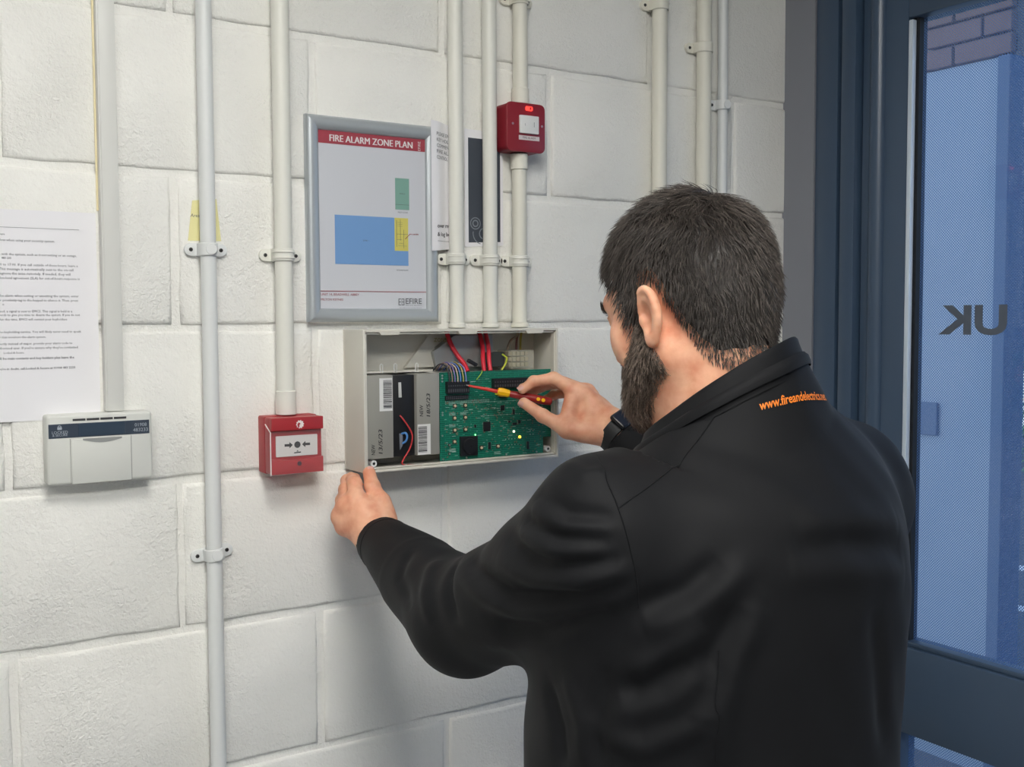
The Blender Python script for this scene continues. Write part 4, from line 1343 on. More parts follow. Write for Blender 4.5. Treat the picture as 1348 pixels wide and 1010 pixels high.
# ---- torso (jacket surface); body under it is an inset of the same form
_Z = np.array([.78, .90, 1.00, 1.10, 1.20, 1.28, 1.34, 1.40, 1.45, 1.49, 1.53, 1.58])
_A = np.array([.232, .236, .238, .240, .240, .238, .232, .212, .166, .114, .081, .074])
_B = np.array([.190, .192, .192, .190, .186, .180, .172, .152, .118, .095, .083, .080])
_CX = np.array([.664, .664, .664, .664, .666, .668, .670, .672, .670, .668, .664, .660])
_CY = np.array([-.665, -.668, -.672, -.676, -.682, -.690, -.694, -.694, -.690, -.688, -.684, -.680])
_ZZ = np.linspace(.78, 1.58, 161)
def _sm(v):
    y = np.interp(_ZZ, _Z, v)
    k = np.hanning(21); k /= k.sum()
    return np.convolve(np.pad(y, 10, mode='edge'), k, 'valid')
_A, _B, _CX, _CY = _sm(_A), _sm(_B), _sm(_CX), _sm(_CY)
def torso_sdf(p, inset=0.0):
    z = np.clip(p[:, 2], .78, 1.58)
    a = np.interp(z, _ZZ, _A) - inset; b = np.interp(z, _ZZ, _B) - inset
    x = p[:, 0] - np.interp(z, _ZZ, _CX); y = p[:, 1] - np.interp(z, _ZZ, _CY)
    k0 = np.sqrt((x / a) ** 2 + (y / b) ** 2); k1 = np.sqrt((x / a ** 2) ** 2 + (y / b ** 2) ** 2) + 1e-9
    d = k0 * (k0 - 1) / k1 * .9
    return np.maximum(d, np.maximum(.78 - p[:, 2], p[:, 2] - 1.56))
NECKB = V(.660, -.692, 1.475)
def sleeve_sdf(p, sh, el, wr, r, inset=0.0):
    """r = radii at shoulder, mid upper arm, elbow, mid forearm, cuff."""
    m1 = sh + (el - sh) * .5 + V(0, 0, -.012); m2 = el + (wr - el) * .5
    r = [v - inset for v in r]
    up = np.minimum(cone(p, sh, m1, r[0], r[1]), cone(p, m1, el, r[1], r[2]))
    lo = np.minimum(cone(p, el, m2, r[2], r[3]), cone(p, m2, wr, r[3], r[4]))
    return smin(up, lo, .022)
def jacket_solid(p, inset=0.0):
    # the left shoulder sits lower than the right: shear the neck and shoulder zone
    w = np.clip((p[:, 2] - 1.38) / .11, 0, 1); w = w * w * (3 - 2 * w)
    rn = np.hypot(p[:, 0] - .665, p[:, 1] + .69)
    pt = p.copy()
    pt[:, 2] += w * (.40 * np.maximum(.680 - p[:, 0], 0) + .45 * (p[:, 1] + .700) * np.clip(1 - (rn - .088) / .030, 0, 1))
    d = torso_sdf(pt, inset)
    for s, rr in ((L_SH, .060), (R_SH, .075)):
        d = smin(d, cone(p, NECKB + (V(-.03, .0, -.070) if s is L_SH else V(0, 0, -.012)), s + V(0, 0, .018 if s is L_SH else .034), .062 - inset, rr - inset), .05)
    cl = L_WR + (L_EL - L_WR) * .02
    d = smin(d, sleeve_sdf(p, L_SH, L_EL, cl, (.080, .074, .070, .059, .0405), inset), .035)
    cr = R_WR + (R_EL - R_WR) * .05
    d = smin(d, sleeve_sdf(p, R_SH, R_EL, cr, (.088, .076, .066, .052, .040), inset), .035)
    return d

# folds and seams of the jacket: points on the cloth, height (m), half width (m)
FOLDS = [
    ([(0.4157, -0.5297, 1.3058), (0.3981, -0.5905, 1.2979), (0.4004, -0.6425, 1.2906), (0.4137, -0.7267, 1.3058), (0.4415, -0.7728, 1.3223)], -0.006, 0.01),
    ([(0.4162, -0.5023, 1.2934), (0.3979, -0.5727, 1.2805), (0.4047, -0.6312, 1.2718), (0.4202, -0.7190, 1.2891), (0.4517, -0.7781, 1.3181)], 0.005, 0.014),
    ([(0.4060, -0.6238, 1.3510), (0.3949, -0.6957, 1.3390), (0.4093, -0.7469, 1.3428), (0.4386, -0.7763, 1.3499)], -0.005, 0.009),
    ([(0.3996, -0.6136, 1.3250), (0.3985, -0.6819, 1.3161), (0.4142, -0.7466, 1.3253), (0.4478, -0.7805, 1.3397)], 0.005, 0.012),
    ([(0.4027, -0.6616, 1.3763), (0.3996, -0.7295, 1.3669), (0.4299, -0.7693, 1.3671)], -0.005, 0.009),
    ([(0.4000, -0.6555, 1.3610), (0.3975, -0.7245, 1.3540), (0.4295, -0.7699, 1.3567)], 0.005, 0.01),
    ([(0.4120, -0.6737, 1.4044), (0.4086, -0.7352, 1.3914), (0.4366, -0.7680, 1.3888)], -0.004, 0.009),
    ([(0.4034, -0.6750, 1.3894), (0.4038, -0.7353, 1.3781), (0.4345, -0.7707, 1.3781)], 0.004, 0.01),
    ([(0.4240, -0.4798, 1.2910), (0.4027, -0.4984, 1.2671), (0.3986, -0.5229, 1.2369)], -0.005, 0.01),
    ([(0.4421, -0.3997, 1.2756), (0.4063, -0.4348, 1.2534), (0.3964, -0.4679, 1.2198)], 0.004, 0.012),
    ([(0.4430, -0.3249, 1.2770), (0.4166, -0.3492, 1.2494), (0.3968, -0.4122, 1.2260)], -0.003, 0.01),
    ([(0.4056, -0.5953, 1.2482), (0.4207, -0.6773, 1.2585), (0.4390, -0.7578, 1.2964)], -0.004, 0.012),
    ([(0.4173, -0.5599, 1.2116), (0.4256, -0.6701, 1.2379), (0.4388, -0.7456, 1.2766)], 0.003, 0.014),
    ([(0.4386, -0.6804, 1.4319), (0.4344, -0.7260, 1.4272), (0.4530, -0.7396, 1.4296)], 0.003, 0.01),
    ([(0.4631, -0.7820, 1.2982), (0.4940, -0.8089, 1.3148), (0.5276, -0.8269, 1.3443)], -0.006, 0.014),
    ([(0.4658, -0.7847, 1.2754), (0.5019, -0.8168, 1.3002), (0.5512, -0.8398, 1.3400)], 0.006, 0.016),
    ([(0.5092, -0.8233, 1.2823), (0.4811, -0.8015, 1.2525), (0.4572, -0.7740, 1.2271)], 0.006, 0.014),
    ([(0.4951, -0.8137, 1.2510), (0.4706, -0.7908, 1.2262), (0.4496, -0.7629, 1.2067)], -0.006, 0.014),
    ([(0.5166, -0.8287, 1.2397), (0.4814, -0.8015, 1.2041), (0.4436, -0.7520, 1.1835)], 0.005, 0.015),
    ([(0.4368, -0.7381, 1.1663), (0.4657, -0.7842, 1.1555), (0.5032, -0.8186, 1.1818), (0.5203, -0.8304, 1.2241)], 0.006, 0.015),
    ([(0.5589, -0.8481, 1.3024), (0.5332, -0.8379, 1.2506), (0.5227, -0.8313, 1.1933), (0.5215, -0.8299, 1.1391)], 0.006, 0.016),
    ([(0.5405, -0.8405, 1.2997), (0.5165, -0.8288, 1.2473), (0.5080, -0.8221, 1.1934)], -0.006, 0.016),
    ([(0.6099, -0.8500, 1.3694), (0.6722, -0.8552, 1.3729), (0.7770, -0.8405, 1.3579)], 0.005, 0.02),
    ([(0.6013, -0.8530, 1.3538), (0.6651, -0.8615, 1.3525), (0.7763, -0.8465, 1.3319)], -0.005, 0.018),
    ([(0.5932, -0.8558, 1.3338), (0.6602, -0.8660, 1.3286), (0.7842, -0.8460, 1.3054)], 0.004, 0.02),
    ([(0.4263, -0.6690, 1.1962), (0.4252, -0.6914, 1.1539), (0.4256, -0.6977, 1.1151)], -0.005, 0.01),
    ([(0.4276, -0.7019, 1.2134), (0.4315, -0.7231, 1.1707), (0.4329, -0.7278, 1.1239)], 0.004, 0.012),
    ([(0.4436, -0.7520, 1.2321), (0.4398, -0.7444, 1.1835), (0.4379, -0.7406, 1.1272)], -0.004, 0.012),
    ([(0.7073, -0.8671, 1.2807), (0.7269, -0.8626, 1.2109), (0.7431, -0.8564, 1.1223)], -0.004, 0.016),
]
BACK_TEXT_PATH = [(0.6257, -0.7819, 1.4867), (0.6507, -0.7897, 1.4917), (0.6832, -0.7922, 1.4953), (0.7337, -0.7757, 1.4912)]
SEAMS = [
    [(0.4702, -0.6943, 1.4440), (0.4478, -0.7438, 1.4243), (0.4448, -0.7661, 1.3999), (0.4475, -0.7807, 1.3647), (0.4557, -0.7826, 1.3246), (0.4609, -0.7799, 1.2973)],
    [(0.6062, -0.7574, 1.5089), (0.5919, -0.7528, 1.4872), (0.5651, -0.7490, 1.4550), (0.4999, -0.7625, 1.4207), (0.4453, -0.7678, 1.3978)],
    [(0.5196, -0.8307, 1.2572), (0.5203, -0.8304, 1.2241), (0.5194, -0.8294, 1.1933), (0.5194, -0.8288, 1.1469)],
]

def mesh_np(name, P, Q, T=None):
    """numpy vertices + quads (+ tris) -> mesh, fast."""
    me = bpy.data.meshes.new(name)
    nq = len(Q); nt_ = 0 if T is None else len(T)
    me.vertices.add(len(P)); me.vertices.foreach_set('co', np.ascontiguousarray(P, np.float32).ravel())
    loops = np.concatenate([np.asarray(Q).ravel()] + ([np.asarray(T).ravel()] if nt_ else [])).astype(np.int32)
    me.loops.add(len(loops)); me.loops.foreach_set('vertex_index', loops)
    me.polygons.add(nq + nt_)
    st = np.concatenate([np.arange(nq) * 4, nq * 4 + np.arange(nt_) * 3]).astype(np.int32)
    me.polygons.foreach_set('loop_start', st)
    me.polygons.foreach_set('use_smooth', np.ones(nq + nt_, bool))
    me.update(calc_edges=True); me.validate()
    return me
def vnormals(P, Q):
    n = np.cross(P[Q[:, 2]] - P[Q[:, 0]], P[Q[:, 3]] - P[Q[:, 1]])
    N = np.zeros_like(P)
    for k in range(4):
        np.add.at(N, Q[:, k], n)
    return N / (np.linalg.norm(N, axis=1)[:, None] + 1e-12)
def merge(parts):
    P, Q, o = [], [], 0
    for p, q in parts:
        P.append(p); Q.append(q + o); o += len(p)
    return np.concatenate(P), np.concatenate(Q)
def laplacian(P, Q, it=1, lam=.5):
    for _ in range(it):
        S = np.zeros_like(P); n = np.zeros(len(P))
        for a, b in ((0, 1), (1, 2), (2, 3), (3, 0)):
            np.add.at(S, Q[:, a], P[Q[:, b]]); np.add.at(n, Q[:, a], 1)
        P = P * (1 - lam) + lam * S / np.maximum(n, 1)[:, None]
    return P

# ---------------------------------------------------------------- materials
def skin_mat():
    m = bpy.data.materials.new('skin'); m.use_nodes = True
    nt = m.node_tree; b = nt.nodes['Principled BSDF']
    g = nt.nodes.new('ShaderNodeNewGeometry')
    def noise(s, d):
        n = nt.nodes.new('ShaderNodeTexNoise'); n.inputs['Scale'].default_value = s; n.inputs['Detail'].default_value = d
        nt.links.new(g.outputs['Position'], n.inputs['Vector']); return n.outputs['Fac']
    mx = nt.nodes.new('ShaderNodeMix'); mx.data_type = 'RGBA'
    mx.inputs[6].default_value = srgb((218, 148, 118)); mx.inputs[7].default_value = srgb((242, 188, 156))
    rp = nt.nodes.new('ShaderNodeValToRGB'); rp.color_ramp.elements[0].position = .32; rp.color_ramp.elements[1].position = .66
    nt.links.new(noise(38, 4), rp.inputs['Fac']); nt.links.new(rp.outputs['Color'], mx.inputs[0])
    nt.links.new(mx.outputs[2], b.inputs['Base Color'])
    b.inputs['Roughness'].default_value = .5
    b.inputs['Specular IOR Level'].default_value = .4
    b.inputs['Subsurface Weight'].default_value = .25
    b.inputs['Subsurface Radius'].default_value = (.010, .0035, .002)
    b.inputs['Subsurface Scale'].default_value = 1.0
    bp = nt.nodes.new('ShaderNodeBump'); bp.inputs['Strength'].default_value = .25; bp.inputs['Distance'].default_value = .0006
    nt.links.new(noise(420, 3), bp.inputs['Height']); nt.links.new(bp.outputs['Normal'], b.inputs['Normal'])
    return m
M_SKIN = skin_mat()
M_JACK = mat('black_softshell', (16, 17, 20), 0.70, var=0.12, vscale=60, bump=0.12, bscale=900, bdist=0.0004, spec=0.22, sheen=0.03)
M_TROU = mat('dark_trousers', (24, 26, 32), 0.8, var=0.1, vscale=50)
M_BOOT = mat('black_boot_leather', (22, 21, 21), 0.45)
def hair_mat(name, a, b_):
    m = bpy.data.materials.new(name); m.use_nodes = True
    nt = m.node_tree; b = nt.nodes['Principled BSDF']
    g = nt.nodes.new('ShaderNodeNewGeometry')
    at = nt.nodes.new('ShaderNodeAttribute'); at.attribute_name = 'strand'
    mx = nt.nodes.new('ShaderNodeMix'); mx.data_type = 'RGBA'
    mx.inputs[6].default_value = srgb(a); mx.inputs[7].default_value = srgb(b_)
    nt.links.new(at.outputs['Fac'], mx.inputs[0])
    nt.links.new(mx.outputs[2], b.inputs['Base Color'])
    b.inputs['Roughness'].default_value = .42; b.inputs['Specular IOR Level'].default_value = .5
    return m
M_HAIR = hair_mat('dark_brown_hair', (32, 28, 26), (118, 108, 101))
M_BEARD = hair_mat('brown_grey_beard', (54, 44, 39), (186, 166, 150))

# ---------------------------------------------------------------- body: one continuous skin figure
LEG = dict(L=(V(.565, -.668, .90), V(.555, -.665, .50), V(.550, -.690, .085)), R=(V(.765, -.668, .90), V(.775, -.660, .50), V(.785, -.690, .085)))
def legs_sdf(p, inset):
    d = ellip(p, V(.664, -.672, .93), V(.215, .172, .16) - inset)
    for k in 'LR':
        h, kn, an = LEG[k]
        d = smin(d, chain(p, [h, kn, an], [.108 - inset, .082 - inset, .066 - inset], .03), .05)
    return np.maximum(d, .07 - p[:, 2])
def under_sdf(p):
    d = np.maximum(smin(jacket_solid(p, .024), legs_sdf(p, .022), .04), p[:, 2] - 1.425)
    for (a, b) in ((LEG['L'][2], V(.545, -.56, .04)), (LEG['R'][2], V(.795, -.56, .04))):
        d = smin(d, cone(p, a, b, .036, .026), .03)
    return d
hP, hQ = surfnet(head_sdf, (.50, -.85, 1.43), (.83, -.47, 1.76), .0024)
lP, lQ = surfnet(lambda p: hand_sdf(p, LH, L_EL), (.40, -.31, 1.18), (.56, 0.0, 1.40), .0017)
rP, rQ = surfnet(lambda p: hand_sdf(p, RH, R_EL), (.70, -.36, 1.29), (1.0, -.04, 1.55), .0017)
uP, uQ = surfnet(under_sdf, (.34, -1.0, -.02), (1.15, -.14, 1.52), .011)
bP, bQ = merge([(hP, hQ), (lP, lQ), (rP, rQ), (uP, uQ)])
base = V(.664, -.672, 0)
person = link_mesh('person', mesh_np('person', bP - base, bQ), M_SKIN)
person.location = base
tag(person, 'man in black jacket seen from behind, working on the open control panel', 'person')

# ---------------------------------------------------------------- jacket
C_TILT = V(.346, -.566, -1.0)
def collar_z(x, y):
    return 1.5025 + .346 * (x - .662) - .566 * (y + .685)
L_CUFF = L_WR; LDIR = (L_WR - L_EL) / np.linalg.norm(L_WR - L_EL)
R_CUFF = R_WR + (R_EL - R_WR) * .05; RDIR = (R_WR - R_EL) / np.linalg.norm(R_WR - R_EL)
def jacket_sdf(p):
    d = jacket_solid(p)
    hole = np.maximum(np.hypot(p[:, 0] - .662, p[:, 1] + .683) - .093, (collar_z(p[:, 0], p[:, 1]) - .045) - p[:, 2])
    d = smax(d, -hole, .004)
    rn = np.hypot(p[:, 0] - .662, p[:, 1] + .683) + 1e-6
    cz = collar_z(.662 + (p[:, 0] - .662) * .09 / rn, -.683 + (p[:, 1] + .683) * .09 / rn)
    d = np.where(rn < .15, smax(d, (p[:, 2] - (cz - .016 - 1.1 * np.maximum(rn - .098, 0))) * .7, .010), d)
    d = np.maximum(d, .80 - p[:, 2])
    for c, ax, k in ((L_CUFF, LDIR, .012), (R_CUFF, RDIR, .004)):
        s = (p - c) @ ax
        near = np.linalg.norm(p - c, axis=1) < .085
        d = np.where(near, smax(d, s - k, .003), d)
        d = np.where(near, smax(d, -np.maximum(np.linalg.norm((p - c) - s[:, None] * ax, axis=1) - .0345, -s - .022), .002), d)
    return d
jP, jQ = surfnet(jacket_sdf, (.34, -1.0, .78), (1.15, -.09, 1.56), .0038)
jN = vnormals(jP, jQ)
disp = np.zeros(len(jP))
for pts, amp, wd in FOLDS:
    pts = [V(*q) for q in pts]
    dm = np.full(len(jP), 9.0); tm = np.zeros(len(jP)); n = len(pts) - 1
    lo, hi = np.min(pts, 0) - 4 * wd, np.max(pts, 0) + 4 * wd
    sel = np.where(((jP > lo) & (jP < hi)).all(1))[0]
    for i in range(n):
        t, d = seg_t(jP[sel], pts[i], pts[i + 1])
        m = d < dm[sel]
        dm[sel[m]] = d[m]; tm[sel[m]] = (i + t[m]) / n
    fade = np.clip(np.minimum(tm, 1 - tm) * 5, 0, 1) ** .6
    disp += 1.4 * amp * np.exp(-(dm / wd) ** 2) * (.25 + .75 * fade)
# loose-cloth undulation, slow and low
x, y, z = jP.T
disp += .0016 * np.sin(23 * x + 11 * z + 2 * np.sin(17 * y)) * np.sin(19 * z - 13 * y + 1.3) + .0008 * np.sin(61 * x + 40 * y) * np.sin(53 * z + 31 * x)
jP = jP + jN * disp[:, None]
jP = laplacian(jP, jQ, 1, .4)
jacket = link_mesh('jacket', mesh_np('jacket', jP, jQ), M_JACK, person)
jacket['label'] = 'black softshell jacket'
jbvh = BVHTree.FromPolygons([tuple(v) for v in jP], [tuple(q) for q in jQ.tolist()])
def onto(p, off):
    loc, nor, idx, dist = jbvh.find_nearest(Vector(p))
    return loc + nor * off
def resample(pts, n):
    pts = [Vector(p) for p in pts]
    pts = smooth_path(pts, 10)
    L = [0]
    for a, b in zip(pts, pts[1:]):
        L.append(L[-1] + (b - a).length)
    out = []
    for k in range(n + 1):
        s = L[-1] * k / n
        i = min(max(0, next((j for j in range(len(L) - 1) if L[j + 1] >= s - 1e-9), len(L) - 2)), len(L) - 2)
        t = (s - L[i]) / max(1e-9, L[i + 1] - L[i])
        out.append(pts[i].lerp(pts[i + 1], t))
    return out, L[-1]
for pts in SEAMS:
    q, _ = resample(pts, 40)
    Geo().tube([onto(p, .0001) for p in q], .0009, 5).build('seam', M_JACK, jacket, 60)
# stitched hem near the left cuff
for k, (c, ax) in enumerate(((L_CUFF, LDIR),)):
    cc = c - ax * .016
    u = np.cross(ax, V(0, 0, 1)); u /= np.linalg.norm(u); w = np.cross(ax, u)
    pts = [onto(cc + (u * math.cos(a) + w * math.sin(a)) * .046, .0001) for a in np.linspace(0, 2 * math.pi, 49)]
    Geo().tube(pts, .0008, 5, cap=False).build('seam', M_JACK, jacket, 60)

# collar: stand with a folded-over outer layer
def collar_band(spec, th):
    """spec: list of (radius x, radius y, dz) rows from bottom to top; closed band with thickness."""
    rows_o, rows_i = [], []
    n = 72
    for rx, ry, dz in spec:
        ro, ri = [], []
        for k in range(n):
            a = 2 * math.pi * k / n
            wob = 1 + .012 * math.sin(3 * a + 1) + .008 * math.sin(7 * a)
            for lst, dr in ((ro, 0), (ri, -th)):
                xx, yy = .662 + (rx * wob + dr) * math.cos(a), -.683 + (ry * wob + dr) * math.sin(a)
                xc, yc = .662 + .088 * math.cos(a), -.683 + .088 * math.sin(a)
                lst.append((xx, yy, collar_z(xc, yc) + dz))
        rows_o.append(ro); rows_i.append(ri)
    top = [[tuple((np.array(a) + np.array(b)) / 2 + V(0, 0, th * .45)) for a, b in zip(rows_o[-1], rows_i[-1])]]
    return Geo().grid(rows_o + top + rows_i[::-1], close=True)
cb = collar_band([(.1015, .0985, -.034), (.0990, .0955, -.026), (.0965, .0930, -.018), (.0940, .0905, -.010), (.0910, .0880, -.003), (.0890, .0860, .003)], .004)
bmesh.ops.recalc_face_normals(cb.bm, faces=cb.bm.faces[:])
collar = cb.build('collar', M_JACK, jacket, 75)
cb = collar_band([(.1040, .1010, -.0255), (.1035, .1005, -.020), (.1010, .0980, -.0145), (.0985, .0955, -.0130)], .003)
bmesh.ops.recalc_face_normals(cb.bm, faces=cb.bm.faces[:])
cb.build('collar_fold', M_JACK, jacket, 75)

# embroidered web address across the upper back
M_ORANGE = mat('orange_embroidery', (236, 128, 36), 0.6, var=0.15, vscale=900)
tme = text_bm('www.fireandelectrics.net', .016, .0003, 3)
pth, plen = resample(BACK_TEXT_PATH, 60)
xs = [v.co.x for v in tme.vertices]; tx0, tx1 = min(xs), max(xs)
for v in tme.vertices:
    a = (v.co.x - tx0) / (tx1 - tx0) * 60
    i = min(int(a), 59)
    bp_ = pth[i].lerp(pth[i + 1], a - i)
    v.co = onto(bp_ + Vector((0, .006, 1.0)).normalized() * (v.co.y * .95 + .001), .0009)
link_mesh('lettering', tme, M_ORANGE, jacket)

# ---------------------------------------------------------------- trousers and boots (below the frame)
tP, tQ = surfnet(lambda p: np.maximum(legs_sdf(p, 0.0), p[:, 2] - 1.02), (.40, -.90, .03), (.95, -.45, 1.06), .010)
link_mesh('trousers', mesh_np('trousers', tP, tQ), M_TROU, person)
for k, sx in (('L', -1), ('R', 1)):
    an = LEG[k][2]
    def boot(p, an=an, sx=sx):
        toe = V(an[0] + sx * .012, an[1] + .165, .040)
        d = smin(cone(p, an + V(0, -.02, -.02), an + V(0, 0, .06), .056, .056), cone(p, an + V(0, .0, -.035), toe, .050, .040), .04)
        d = smin(d, ellip(p, an + V(0, -.035, -.045), V(.042, .05, .045)), .02)
        return np.maximum(np.maximum(d, .002 - p[:, 2]), p[:, 2] - .19)
    sP, sQ = surfnet(boot, (an[0] - .12, an[1] - .15, -.01), (an[0] + .12, an[1] + .26, .21), .006)
    link_mesh('boot', mesh_np('boot', sP, sQ), M_BOOT, person)

# ---------------------------------------------------------------- hair, beard, eyebrows
def skull_l(q):
    d = smin(ellip(q, V(0, -.010, .034), V(.0745, .094, .086)), ellip(q, V(0, -.040, .005), V(.065, .064, .068)), .03)
    return smin(d, ellip(q, V(0, .030, -.030), V(.0655, .066, .085)), .03)
def neck_l(q):
    p = HC + q @ HM.T
    nb = V(.662, -.690, 1.470)
    n0, n1 = HC + HM @ V(0, -.038, -.030), HC + HM @ V(0, .000, -.070)
    return smin(cone(p, n0, nb + V(-.006, -.010, 0), .056, .064), cone(p, n1, nb + V(-.006, .026, -.01), .052, .058), .03)
def scalp_l(q):
    return smin(skull_l(q), neck_l(q), .028)
def face_l(q):
    d = skull_l(q)
    jaw = np.minimum(cone(q, V(-.056, .004, -.060), V(-.016, .074, -.100), .020, .017), cone(q, V(.056, .004, -.060), V(.016, .074, -.100), .020, .017))
    d = smin(d, jaw, .03)
    return smin(d, ellip(q, V(0, .072, -.098), V(.026, .022, .020)), .02)
def grad(f, q, e=.0008):
    g = np.stack([f(q + V(*(e if i == k else 0 for i in range(3)))) - f(q - V(*(e if i == k else 0 for i in range(3)))) for k in range(3)], 1)
    return g / (np.linalg.norm(g, axis=1)[:, None] + 1e-9)
def azim(q):
    return np.degrees(np.arctan2(np.abs(q[:, 0]), q[:, 1]))
H_AZ = [0, 30, 43, 50, 56, 61, 66, 78, 83, 91, 102, 110, 117, 125, 134, 146, 180]
H_ZL = [.083, .082, .072, .054, .030, .002, -.030, -.030, .010, .024, .024, .004, -.026, -.056, -.078, -.090, -.092]
def hair_g(q):
    return np.interp(azim(q), H_AZ, H_ZL) - q[:, 2]
B_AZ = [0, 20, 35, 48, 57, 65, 71, 78, 84, 91, 99]
B_ZU = [-.052, -.052, -.058, -.054, -.044, -.030, -.018, -.014, -.034, -.062, -.150]
def beard_g(q):
    g = np.maximum(q[:, 2] - np.interp(azim(q), B_AZ, B_ZU), -.132 - q[:, 2])
    lips = np.maximum(np.maximum(np.abs(q[:, 0]) - .021, np.abs(q[:, 2] + .0685) - .009), .080 - q[:, 1])
    return np.maximum(g, -lips)
CROWN = V(.012, -.062, .104)
def hair_cap(p):
    q = (p - HC) @ HM
    g = hair_g(q) + .0012 * np.sin(420 * q[:, 0] + 130 * q[:, 1]) + .0012 * np.sin(310 * q[:, 1] + 200 * q[:, 2])
    front = np.clip((q[:, 1] - .02) / .02, 0, 1)
    t = .0068 * np.clip(-g / (.040 - .030 * front), 0, 1) - .0022
    d = scalp_l(q) - t
    d = smax(d, g * .8 - .002, .005)
    return smax(d, -(np.linalg.norm(q - V(.012, -.060, .116), axis=1) - .010), .004)
def beard_cap(p):
    q = (p - HC) @ HM
    g = beard_g(q)
    t = np.interp(azim(q), [0, 40, 70, 90], [.011, .008, .004, .002]) * np.clip(-g / .022, 0, 1) - .0015
    return smax(face_l(q) - t, g * .8, .005)
RNG = np.random.default_rng(5)
def strands(root, f, dirf, L, lift, wid, steps=5, jit=.25):
    """Tapered three-sided strands growing over surface f (head space)."""
    n = len(root)
    L = L * RNG.uniform(.75, 1.2, n)
    pts = [root]
    jd = RNG.normal(0, jit, (n, 3))
    q = root
    for k in range(steps):
        nrm = grad(f, q)
        d = dirf(q) + jd
        d = d - nrm * (d * nrm).sum(1)[:, None]
        d /= np.linalg.norm(d, axis=1)[:, None] + 1e-9
        q = q + d * (L / steps)[:, None]
        s = (k + 1) / steps
        tgt = .001 + lift * (s ** .8)
        nrm = grad(f, q)
        q = q + nrm * (tgt - f(q))[:, None]
        pts.append(q)
    P = np.stack(pts, 1)                                   # n, steps+1, 3
    tang = np.gradient(P, axis=1); tang /= np.linalg.norm(tang, axis=2)[..., None] + 1e-9
    nr = grad(f, P.reshape(-1, 3)).reshape(P.shape)
    u = np.cross(tang, nr); u /= np.linalg.norm(u, axis=2)[..., None] + 1e-9
    w = np.cross(u, tang)
    tap = np.array([1, 1, .95, .8, .55, .12])[:steps + 1] if steps == 5 else np.linspace(1, .1, steps + 1)
    r = wid[:, None] * tap[None]
    ring = [P + (u * math.cos(a) + w * math.sin(a)) * r[..., None] for a in (math.pi / 2, math.pi * 7 / 6, math.pi * 11 / 6)]
    Vv = np.stack(ring, 2).reshape(-1, 3)                  # n*(steps+1)*3
    base_i = (np.arange(n)[:, None, None] * (steps + 1) + np.arange(steps)[None, :, None]) * 3
    k3 = np.arange(3)[None, None]; k3n = (k3 + 1) % 3
    Qd = np.stack([base_i + k3, base_i + k3n, base_i + 3 + k3n, base_i + 3 + k3], -1).reshape(-1, 4)
    tone = np.repeat(np.clip(RNG.beta(1.6, 3.2, n), 0, 1), (steps + 1) * 3)
    return Vv, Qd, tone
hq = (hP - HC) @ HM
hn = vnormals(hP, hQ)
def pick(mask, n):
    idx = RNG.choice(np.where(mask)[0], n)
    return hq[idx] + RNG.normal(0, .0012, (n, 3))
def hair_object(name, cap, sets, m, label):
    cP, cQ = cap
    Vs, Qs, Ts, o = [cP], [cQ], [np.full(len(cP), .12)], len(cP)
    for v, q, t in sets:
        Vs.append(HC + v @ HM.T); Qs.append(q + o); Ts.append(t); o += len(v)
    Vs, Qs, Ts = np.concatenate(Vs), np.concatenate(Qs), np.concatenate(Ts)
    me = mesh_np(name, Vs, Qs)
    if len(me.vertices) == len(Ts):
        a = me.attributes.new('strand', 'FLOAT', 'POINT'); a.data.foreach_set('value', Ts.astype(np.float32))
    o_ = link_mesh(name, me, m, person)
    o_['label'] = label
    return o_
# scalp hair flows away from the crown, forward on top, down at the sides and back
def hair_dir(q):
    t = q - CROWN
    t /= np.linalg.norm(t, axis=1)[:, None] + 1e-6
    side = np.clip((.085 - q[:, 2]) / .06, 0, 1)[:, None]
    d = t + side * V(0, .05, -1.1)
    wv = np.stack([np.sin(150 * q[:, 2] + 90 * q[:, 1]), np.sin(130 * q[:, 0] + 70 * q[:, 2] + 1), np.sin(110 * q[:, 1] + 140 * q[:, 0])], 1)
    swirl = np.cross(np.broadcast_to(V(0, 0, 1.), t.shape), t)
    return d + .34 * wv + .25 * swirl * (1 - side)
msk = (hair_g(hq) < .006) & (np.abs(scalp_l(hq)) < .006) & (np.linalg.norm(hq - V(.012, -.060, .116), axis=1) > .009)
rt = pick(msk, 13000)
top = np.clip((rt[:, 2] - .03) / .06, 0, 1)
nape = np.clip((-rt[:, 2] - .01) / .05, 0, 1)
edge = np.clip(-hair_g(rt) / .035, 0, 1)
edge = np.where(rt[:, 1] > .03, 1.0, edge)
Lh = (.017 + .021 * top - .006 * nape) * (.55 + .45 * edge)
lf = (.0080 + .006 * top - .003 * nape) * (.12 + .88 * edge) * RNG.uniform(.75, 1.15, len(rt)) + np.abs(RNG.normal(0, .0016, len(rt)))
hs1 = strands(rt, scalp_l, hair_dir, Lh, lf, RNG.uniform(.00030, .00055, len(rt)))
hair_object('hair', surfnet(hair_cap, (.50, -.80, 1.50), (.80, -.50, 1.76), .003), [hs1], M_HAIR, 'short dark brown hair flecked with grey')
def beard_dir(q):
    a = np.radians(azim(q)); sx = np.sign(q[:, 0])
    wv = np.stack([np.sin(160 * q[:, 2] + 60 * q[:, 1]), np.sin(140 * q[:, 0] + 3), np.zeros(len(q))], 1)
    return np.stack([-.15 * sx * np.sin(a), .35 + 0 * a, -1.0 + 0 * a], 1) + .18 * wv
mb = (beard_g(hq) < 0.001) & (np.abs(face_l(hq)) < .008)
rb = pick(mb, 10000)
chin = np.clip((-rb[:, 2] - .05) / .06, 0, 1) * np.clip((80 - azim(rb)) / 50, 0, 1)
